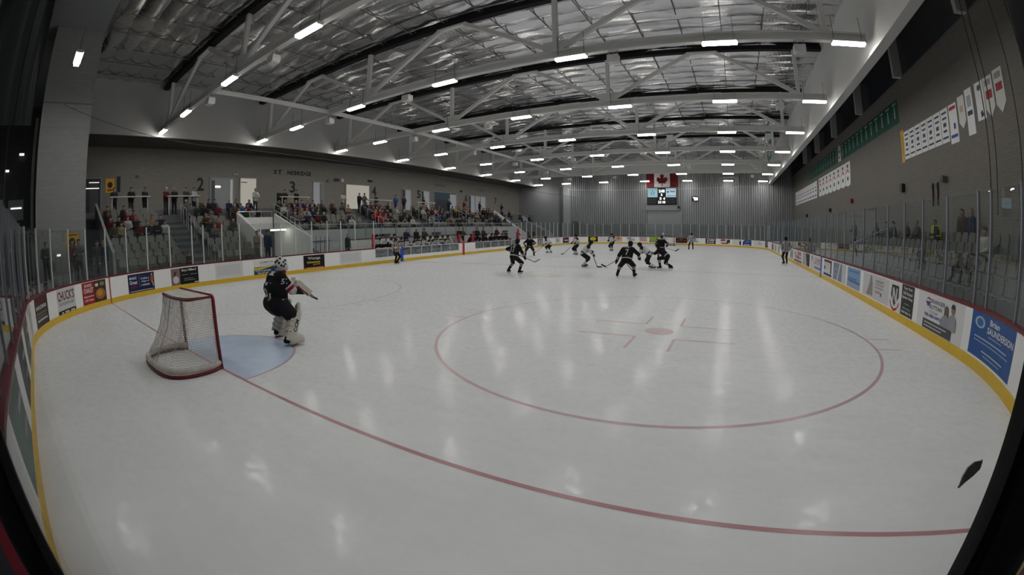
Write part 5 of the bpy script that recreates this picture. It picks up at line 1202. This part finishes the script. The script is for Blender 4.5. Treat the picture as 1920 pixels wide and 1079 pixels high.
def wrap_text(parent, bvh, txt, org, right, up, into, w, h, m, off=.006):
    v, f, asp = text_geo(txt); org, right, up, into = (Vector(q) for q in (org, right, up, into)); P = []
    for p in v:
        q = org+right*(p[0]/asp*w)+up*(p[1]*h); hit = bvh.ray_cast(q-into*.6, into)
        P.append((hit[0] if hit[0] is not None else q)-into*off)
    for Q, g in islands(P, f): mo('digit' if txt.isdigit() else 'letter', Q, g, m, parent)
def player(label, team, loc, yaw, pose, group, h=.026, texts=(), name='person'):
    F, f = skater_fig(team, **pose); V, Fa, M = F.mesh(h, .03)
    o = mo(name, V, Fa, [PM[k] for k in SL], None, M, True); o.location = loc; o.rotation_euler = (0, 0, yaw)
    tag(o, label, 'person', group); skates(o, (pose['lf'], pose['rf']), pose.get('toe', (0, 1)))
    if texts:
        b = BVHTree.FromPolygons([tuple(p) for p in V], Fa)
        for t in texts: wrap_text(o, b, *t)
    return o
def stick(label, loc, yaw, a, b, blade, grip=.0, m='black', bm='black'):
    """shaft from a (top) to b (heel), blade tip"""
    t = thing('hockey_stick', label, 'hockey stick', loc, yaw)
    MB().bar(a, b, .03, .022).build('shaft', PM['black'] if m == 'black' else MATS[m], t)
    a_, b_, c_ = Vector(a), Vector(b), Vector(blade); mid = b_.lerp(c_, .5)+Vector((0, 0, -.01))
    MB().bar(b_, mid, .012, .07).bar(mid, c_, .012, .065).build('blade', PM['black'] if bm == 'black' else MATS[bm], t)
    return t
ICEG = 'players on the ice'
# number seventeen
pz = dict(pel=(0, -.02, .84), ch=(.02, .10, 1.26), hd=(.06, .20, 1.52), lh=(-.36, .18, 1.02), rh=(.38, .32, .78), lf=(-.36, -.05, .14), rf=(.33, .02, .14))
back = ((0, -.06, 1.14), (1, 0, 0), (0, .05, 1), (0, 1, 0))
player('skater in black, number seventeen on back, seen from behind', 'black', (-1.73, 18.7, 0), -.30, pz, ICEG, .022, [('17', (0, -.1, 1.16), (1, 0, 0), (0, .1, 1), (0, 1, 0), .26, .28, PM['white']), ('-', (0, -.1, 1.36), (1, 0, 0), (0, .1, 1), (0, 1, 0), .30, .05, PM['white'])])
stick('black stick with grey blade held by number seventeen', (-1.73, 18.7, 0), -.30, (-.34, .2, 1.0), (.85, .52, .55), (1.12, .60, .70), bm='rail_metal')
player('skater in black facing the camera at the blue line', 'black', (-6.63, 30.3, 0), -2.68, dict(pel=(0, -.05, .82), ch=(0, .16, 1.2), hd=(0, .28, 1.44), lh=(-.30, .36, .95), rh=(.34, .30, .85), lf=(-.33, .05, .14), rf=(.33, 0, .14)), ICEG)
stick('stick slanting down before the black skater at the blue line', (-6.63, 30.3, 0), -2.68, (-.36, .3, 1.0), (.75, .75, .12), (.98, .85, .07))
player('skater in white bending left near the far bench', 'white', (-6.9, 34.7, 0), 1.45, dict(pel=(0, -.12, .80), ch=(0, .22, 1.12), hd=(0, .40, 1.32), lh=(-.28, .42, .75), rh=(.28, .46, .8), lf=(-.16, .05, .14), rf=(.18, -.08, .14)), ICEG)
stick('stick of the white skater bending left', (-6.9, 34.7, 0), 1.45, (.28, .4, .85), (-.3, 1.2, .08), (-.5, 1.35, .05))
player('skater in white standing left of the crouching white skater', 'white', (-3.84, 33.2, 0), 2.5, dict(pel=(0, -.02, .87), ch=(0, .06, 1.28), hd=(0, .13, 1.54), lh=(-.3, .3, 1.0), rh=(.32, .25, .98), lf=(-.15, .05, .14), rf=(.17, 0, .14)), ICEG)
stick('stick held low by the standing white skater', (-3.84, 33.2, 0), 2.5, (-.3, .28, 1.05), (.7, .8, .1), (.9, .95, .06))
player('skater in white stooping over his stick at the blue line', 'white', (.29, 23.2, 0), -1.2, dict(pel=(0, -.12, .78), ch=(0, .18, 1.13), hd=(.02, .36, 1.34), lh=(-.12, .40, .85), rh=(.20, .46, .70), lf=(-.16, .0, .14), rf=(.18, -.10, .14)), ICEG, .024)
stick('black stick of the stooping white skater touching the ice', (.29, 23.2, 0), -1.2, (-.1, .34, .95), (.42, .66, .06), (.44, .92, .05))
player('far skater in white standing upright before the orange sign', 'white', (-2.84, 40.4, 0), 2.7, dict(pel=(0, -.02, .87), ch=(0, .05, 1.28), hd=(0, .12, 1.54), lh=(-.34, .12, .95), rh=(.34, .22, 1.0), lf=(-.14, .1, .14), rf=(.2, -.08, .14)), ICEG)
player('large skater in black with number seven striding away', 'black', (3.68, 19.0, 0), .1, dict(pel=(0, -.04, .80), ch=(.04, .16, 1.20), hd=(.13, .30, 1.46), lh=(-.46, .16, .72), rh=(.52, .34, .86), lf=(-.40, -.06, .14), rf=(.34, .05, .14), bulk=1.06), ICEG, .022, [('7', (.02, -.1, 1.12), (1, 0, 0), (0, .2, 1), (0, 1, 0), .15, .26, PM['white']), ('-', (.02, -.1, 1.33), (1, 0, 0), (0, .2, 1), (0, 1, 0), .30, .065, PM['white'])])
stick('stick stretched left by number seven', (3.68, 19.0, 0), .1, (-.40, .22, .78), (-1.0, .35, .42), (-1.22, .42, .52))
stick('second stick leaning behind the legs of number seven', (3.68, 19.0, 0), .1, (-.18, .5, .7), (.28, .9, .08), (.36, 1.05, .05))
player('skater in white bending sharply left between two black skaters', 'white', (3.95, 23.7, 0), 1.50, dict(pel=(0, .12, .80), ch=(0, .50, 1.10), hd=(.02, .70, 1.26), lh=(-.22, .78, .82), rh=(.26, .72, .80), lf=(-.14, -.20, .14), rf=(.18, .02, .14)), ICEG, .024)
player('crouching skater in black pushing against the bent white one', 'black', (4.75, 23.7, 0), 1.35, dict(pel=(0, -.05, .72), ch=(0, .34, 1.02), hd=(0, .52, 1.22), lh=(-.2, .72, .85), rh=(.3, .66, .82), lf=(-.12, .28, .14), rf=(.2, -.26, .14)), ICEG, .024)
player('skater in black facing the camera behind the scuffle', 'black', (3.29, 31.5, 0), -2.95, dict(pel=(0, -.04, .86), ch=(0, .10, 1.27), hd=(0, .20, 1.53), lh=(-.38, .30, .98), rh=(.32, .32, 1.0), lf=(-.22, .02, .14), rf=(.22, .0, .14)), ICEG)
stick('stick held out right by the black skater behind the scuffle', (3.29, 31.5, 0), -2.95, (.30, .32, 1.0), (-.95, .7, .62), (-1.2, .8, .78))
# far goalie
def goalie_pads(F, side_, an, kn, slot=10):
    an = np.array(an, float); kn = np.array(kn, float); z = (kn-an)/np.linalg.norm(kn-an); y = np.array([0., 1, 0]); y = y-(y@z)*z; y /= np.linalg.norm(y); x = np.cross(y, z)
    c = an+(kn-an)*.52+y*.075+z*.02
    F.b(c, (.135, .055, .40), .05, slot, (x, y, z)); F.b(an+y*.14+z*.02, (.125, .09, .10), .06, slot, (x, y, z)); F.b(an+(kn-an)*.55-y*.02, (.115, .06, .16), .05, slot, (x, y, z))
pz = dict(pel=(0, -.05, .78), ch=(0, .10, 1.2), hd=(0, .2, 1.5), lh=(-.42, .32, .92), rh=(.42, .30, .86), lf=(-.28, .08, .14), rf=(.28, .08, .14), bulk=1.1)
F, f = skater_fig('white', **pz)
for s, a in ((-1, pz['lf']), (1, pz['rf'])): goalie_pads(F, s, a, (s*.2, .25, .56))
F.b((.46, .38, .86), (.11, .03, .17), .02, 10); F.e((-.45, .38, .92), (.12, .08, .13), 10); F.e((0, .21, 1.52), (.12, .14, .14), 10)
V, Fa, M = F.mesh(.03, .03); o = mo('person', V, Fa, [PM[k] for k in SL], None, M, True); o.location = (-.35, 56.6, 0); o.rotation_euler = (0, 0, PI)
tag(o, 'distant goalie in white before the far net', 'person', ICEG); skates(o, (pz['lf'], pz['rf']))
# officials
player('striped referee seen from behind before the far boards', 'ref', (4.14, 46.9, 0), .2, dict(pel=(0, 0, .93), ch=(0, .03, 1.38), hd=(0, .07, 1.66), lh=(-.36, .05, .92), rh=(.36, .08, .95), lf=(-.26, 0, .14), rf=(.18, .05, .14)), 'officials')
player('striped linesman standing by the right boards', 'ref', (12.15, 31.0, 0), .35, dict(pel=(0, 0, .95), ch=(0, .02, 1.40), hd=(0, .06, 1.70), lh=(-.30, .02, .98), rh=(.30, .02, .98), lf=(-.12, 0, .14), rf=(.12, .02, .14), elbow=(1, -.6, 0)), 'officials')
player('referee with orange armbands standing at the left boards', 'refo', (-11.75, 21.0, 0), -1.7, dict(pel=(0, 0, .86), ch=(0, .02, 1.28), hd=(0, .06, 1.52), lh=(-.12, .28, 1.06), rh=(.16, .28, 1.08), lf=(-.10, -.02, .14), rf=(.10, .04, .14)), 'officials')
tag(MB().tube([(1.61, 23.0, 0), (1.61, 23.0, .025)], .038, 16).build('puck', 'black'), 'black rubber puck on the ice left of number seven', 'puck')

# ------------------------------------------------------------------ the near goalie
pel = (.0, -.05, .85); ch = (-.02, -.02, 1.28); hd = (.02, .07, 1.575)
gz = dict(pel=pel, ch=ch, hd=hd, lh=(-.34, .36, 1.0), rh=(.28, .40, 1.0), lf=(-.44, .08, .15), rf=(.46, -.12, .15), bulk=1.2, elbow=(.5, -.5, -.7))
F, f = skater_fig('gblack', **gz)
F.p = [q for q in F.p if not (q[0] == 'e' and q[1][2] > 1.4)]                 # the mask replaces helmet and face
spots = [(-.6, -.5, .5), (.2, -.9, .3), (.7, -.6, .2), (.9, .1, .3), (.5, -.3, .8), (-.2, -.4, .9), (.9, -.3, -.2), (.3, -.9, -.3), (-.8, -.2, .1), (.75, .45, .55), (.95, .1, -.35), (.1, .2, 1.0), (.6, .6, .5), (.45, -.75, .55), (.85, .4, -.05)]
hdv = np.array(hd)
def mask_mat(P, t):
    d = P-hdv; d = d/(np.linalg.norm(d, axis=1)[:, None]+1e-9); r = np.full(len(P), 10)
    for s in spots:
        s = np.array(s)/np.linalg.norm(s); r[(d@s) > .982] = 0
    return r
F.e(hdv, (.125, .145, .155), mask_mat); F.e(hdv+[0, .06, -.06], (.105, .11, .12), mask_mat); F.c(hdv+[0, .02, -.15], hdv+[0, 0, -.17], .09, .08, 2)
# wide jersey tail and trousers
F.c((-.10, -.13, .80), (.10, -.13, .80), .20, .20, 0); F.c((-.12, -.08, 1.1), (.12, -.08, 1.1), .20, .20, 0); F.c((-.10, -.07, .70), (.10, -.07, .70), .17, .17, 7)
kneeR = ik(np.array(pel)+[.12, 0, -.06], gz['rf'], .40, .41, (.3, 1, .2)); kneeL = ik(np.array(pel)+[-.12, 0, -.06], gz['lf'], .40, .41, (-.3, 1, .2))
F.c(np.array(pel)+[.12, 0, -.06], kneeR+[0, -.02, .08], .18, .145, 7); F.c(np.array(pel)+[-.12, 0, -.06], kneeL+[0, -.02, .08], .18, .155, 7)
V, Fa, M = F.mesh(.0145, .03)
GL, GY = (.16, 5.16, 0), -.08
go = mo('person', V, Fa, [PM[k] for k in SL], None, M, True); go.location = GL; go.rotation_euler = (0, 0, GY)
tag(go, 'goalie in black jersey and white mask and pads before the near net', 'person', ICEG)
bv = BVHTree.FromPolygons([tuple(p) for p in V], Fa)
wrap_text(go, bv, '51', (.0, -.3, 1.08), (1, 0, 0), (0, 0, 1), (0, 1, 0), .30, .30, PM['white']); wrap_text(go, bv, '51', (.4, -.03, 1.25), (.0, 1, 0), (0, .1, 1), (-1, 0, 0), .11, .11, PM['white'])
wrap_text(go, bv, '-', (0, -.3, 1.40), (1, 0, 0), (0, 0, 1), (0, 1, 0), .26, .07, PM['white']); wrap_text(go, bv, '88', (.12, -.3, .92), (1, 0, 0), (0, 0, 1), (0, 1, 0), .10, .07, PM['tan'])
skates(go, (gz['lf'], gz['rf']))
mat('pad_white', (.55, .53, .47), .55, var=.12, scale=10)
def pad(an, kn, s):
    F = Fig(); an = np.array(an, float); kn = np.array(kn, float); z = (kn-an)/np.linalg.norm(kn-an); y = np.array([s*.35, 1., 0]); y = y-(y@z)*z; y /= np.linalg.norm(y); x = np.cross(y, z)
    ax = (x, y, z); c = an+(kn-an)*.55+y*.10
    F.b(c, (.14, .05, .36), .045, 0, ax); F.b(kn+y*.085+z*.16, (.13, .045, .20), .045, 0, (x, (y*.97+z*.24), (z*.97-y*.24)))
    F.b(an*[1, 1, 0]+y*[1, 1, 0]*.20+[0, 0, .13], (.13, .13, .075), .06, 0, (x, np.cross((0, 0, 1.), x), (0, 0, 1.)))
    for o in (-.125, .125): F.b(an+(kn-an)*.55+x*o+y*.03, (.022, .08, .30), .02, 0, ax)
    F.b(an+(kn-an)*.60-y*.055, (.10, .035, .19), .03, 0, ax); F.b(an+(kn-an)*.25-y*.04, (.105, .03, .10), .03, 0, ax)
    V, Fa, M = F.mesh(.014, .02); o = mo('leg_pad', V, Fa, 'pad_white', go, M, True); b = BVHTree.FromPolygons([tuple(p) for p in V], Fa)
    for w in (.25, .52, .78):
        p = an+(kn-an)*w; MB().tube([p+x*.155+y*.02, p+x*.12-y*.085, p-x*.12-y*.085, p-x*.155+y*.02], .010, 5).build('pad_strap', PM['tan'], o)
    return o, b, an, kn, x, y, z
o, b, an, kn, x, y, z = pad(gz['rf'], kneeR, .6)
v, f_, asp = text_geo('CCM'); P_ = []
for q in v:
    s_ = an+(kn-an)*.62+y*.09; w = s_+z*(q[0]/asp*.26)-y*(q[1]*.07); hit = b.ray_cast(Vector(w+x*.5), Vector(-x)); P_.append((hit[0] if hit[0] is not None else Vector(w))+Vector(x)*.005)
for Q, g in islands(P_, f_): mo('letter', Q, g, PM['black'], o)
pad(gz['lf'], kneeL, -.6)
# blocker and catching glove
F = Fig(); c = np.array([.30, .42, 1.06]); z = np.array([.10, .62, -.60]); z /= np.linalg.norm(z); x = np.array([.75, -.5, .4]); x = x-(x@z)*z; x /= np.linalg.norm(x); y = np.cross(z, x)
F.b(c+x*.05, (.022, .075, .19), .02, 0, (x, y, z)); F.b(c+x*.052+y*.05, (.026, .015, .15), .012, 1, (x, y, z))
V, Fa, M = F.mesh(.012, .01); bl = mo('blocker', V, Fa, ['pad_white', PM['red']], go, M, True)
F = Fig(); c = np.array([-.36, .48, 1.02]); F.e(c, (.13, .07, .15), 0); F.c(c+[.1, .02, .05], c+[.16, .06, .14], .035, .03, 0)
for k in range(4): F.c(c+[-.05+.035*k, .04, .1], c+[-.06+.04*k, .08, .2], .028, .022, 0)
V, Fa, M = F.mesh(.016, .02); mo('catching_glove', V, Fa, 'pad_white', go, M, True)
t = thing('hockey_stick', 'goalie stick held level in the blocker hand', 'hockey stick', GL, GY)
MB().bar((.22, .25, 1.12), (.30, .48, .98), .03, .025).build('shaft', PM['black'], t); MB().bar((.30, .48, .98), (.20, .70, .84), .014, .06).build('paddle', PM['grey'], t); MB().bar((.20, .70, .84), (.12, .86, .76), .014, .035).build('blade', PM['black'], t)

# ------------------------------------------------------------------ teams on the benches
def bench_mesh(team, v):
    r = random.Random(v); lean = r.uniform(.02, .22)
    F, f = skater_fig(team, (0, -.02, .55), (r.uniform(-.04, .04), lean, .95), (r.uniform(-.05, .05), lean+.09, 1.20), (-.22, .42, .62+.1*(v % 2)), (.22, .45, .60), (-.17, .40, .14), (.17, .44, .14), knee=(0, .6, 1))
    V, Fa, M = F.mesh(.034, .03); return new_mesh('person', V, Fa, [PM[k] for k in SL], M, True)
BM = {t: [bench_mesh(t, v) for v in range(3)] for t in ('white', 'black')}
def seated(team, j, y, x=-14.15, lab='', z=.33):
    o = bpy.data.objects.new('person', BM[team][j % 3]); o.location = (x, y, z); o.rotation_euler = (0, 0, -PI/2+random.uniform(-.5, .5)); COL.objects.link(o)
    tag(o, 'player in %s on the bench, %s from the camera%s' % (team, ORD[j], lab), 'person', team+' team on the bench')
for j, y in enumerate((21.3, 22.1, 23.0, 23.9, 24.6, 25.3, 26.0, 26.6, 27.2, 27.8, 28.4, 29.0, 29.5)): seated('white', j, y+random.uniform(-.1, .1), z=.33 if j > 2 else .62)
for j, y in enumerate((33.0, 33.8, 34.5, 35.2, 35.9, 36.6, 37.3, 38.0, 38.7, 39.4, 40.0)): seated('black', j, y+random.uniform(-.1, .1), z=.36)
for y, jk, lab in ((25.5, 'navy', 'coach in dark navy standing behind the white bench, left of three'), (26.7, 'black', 'coach in black suit standing behind the white bench, middle of three'), (27.7, 'charcoal', 'coach in charcoal standing behind the white bench, right of three'), (32.6, 'black', 'coach in black at the left end of the black bench'), (33.2, 'olive', 'coach in dark olive beside the left post of the black bench'), (35.6, 'black', 'coach in black standing behind the black bench middle'), (36.7, 'charcoal', 'coach in charcoal standing behind the black bench'), (39.3, 'dark red', 'coach in dark red standing behind the far part of the black bench')):
    person('stand', 0 if 'suit' in lab else 2, (-14.95, y, .46), random.uniform(-.3, .3), jk, lab, 'coaches behind the benches', scale=1.06)
person('sit', 1, (-13.75, 31.0, .33), 0, 'cream', 'person in cream jersey sitting between the benches', 'people between the benches')
for k, (y, x) in enumerate(((21.0, -13.6), (29.9, -13.4))):
    stick(['stick leaning at the near end of the white bench', 'stick leaning at the far end of the white bench'][k], (x, y, .35), 0, (-.1, -.35, 1.25), (.1, .2, .1), (.12, .4, .06))
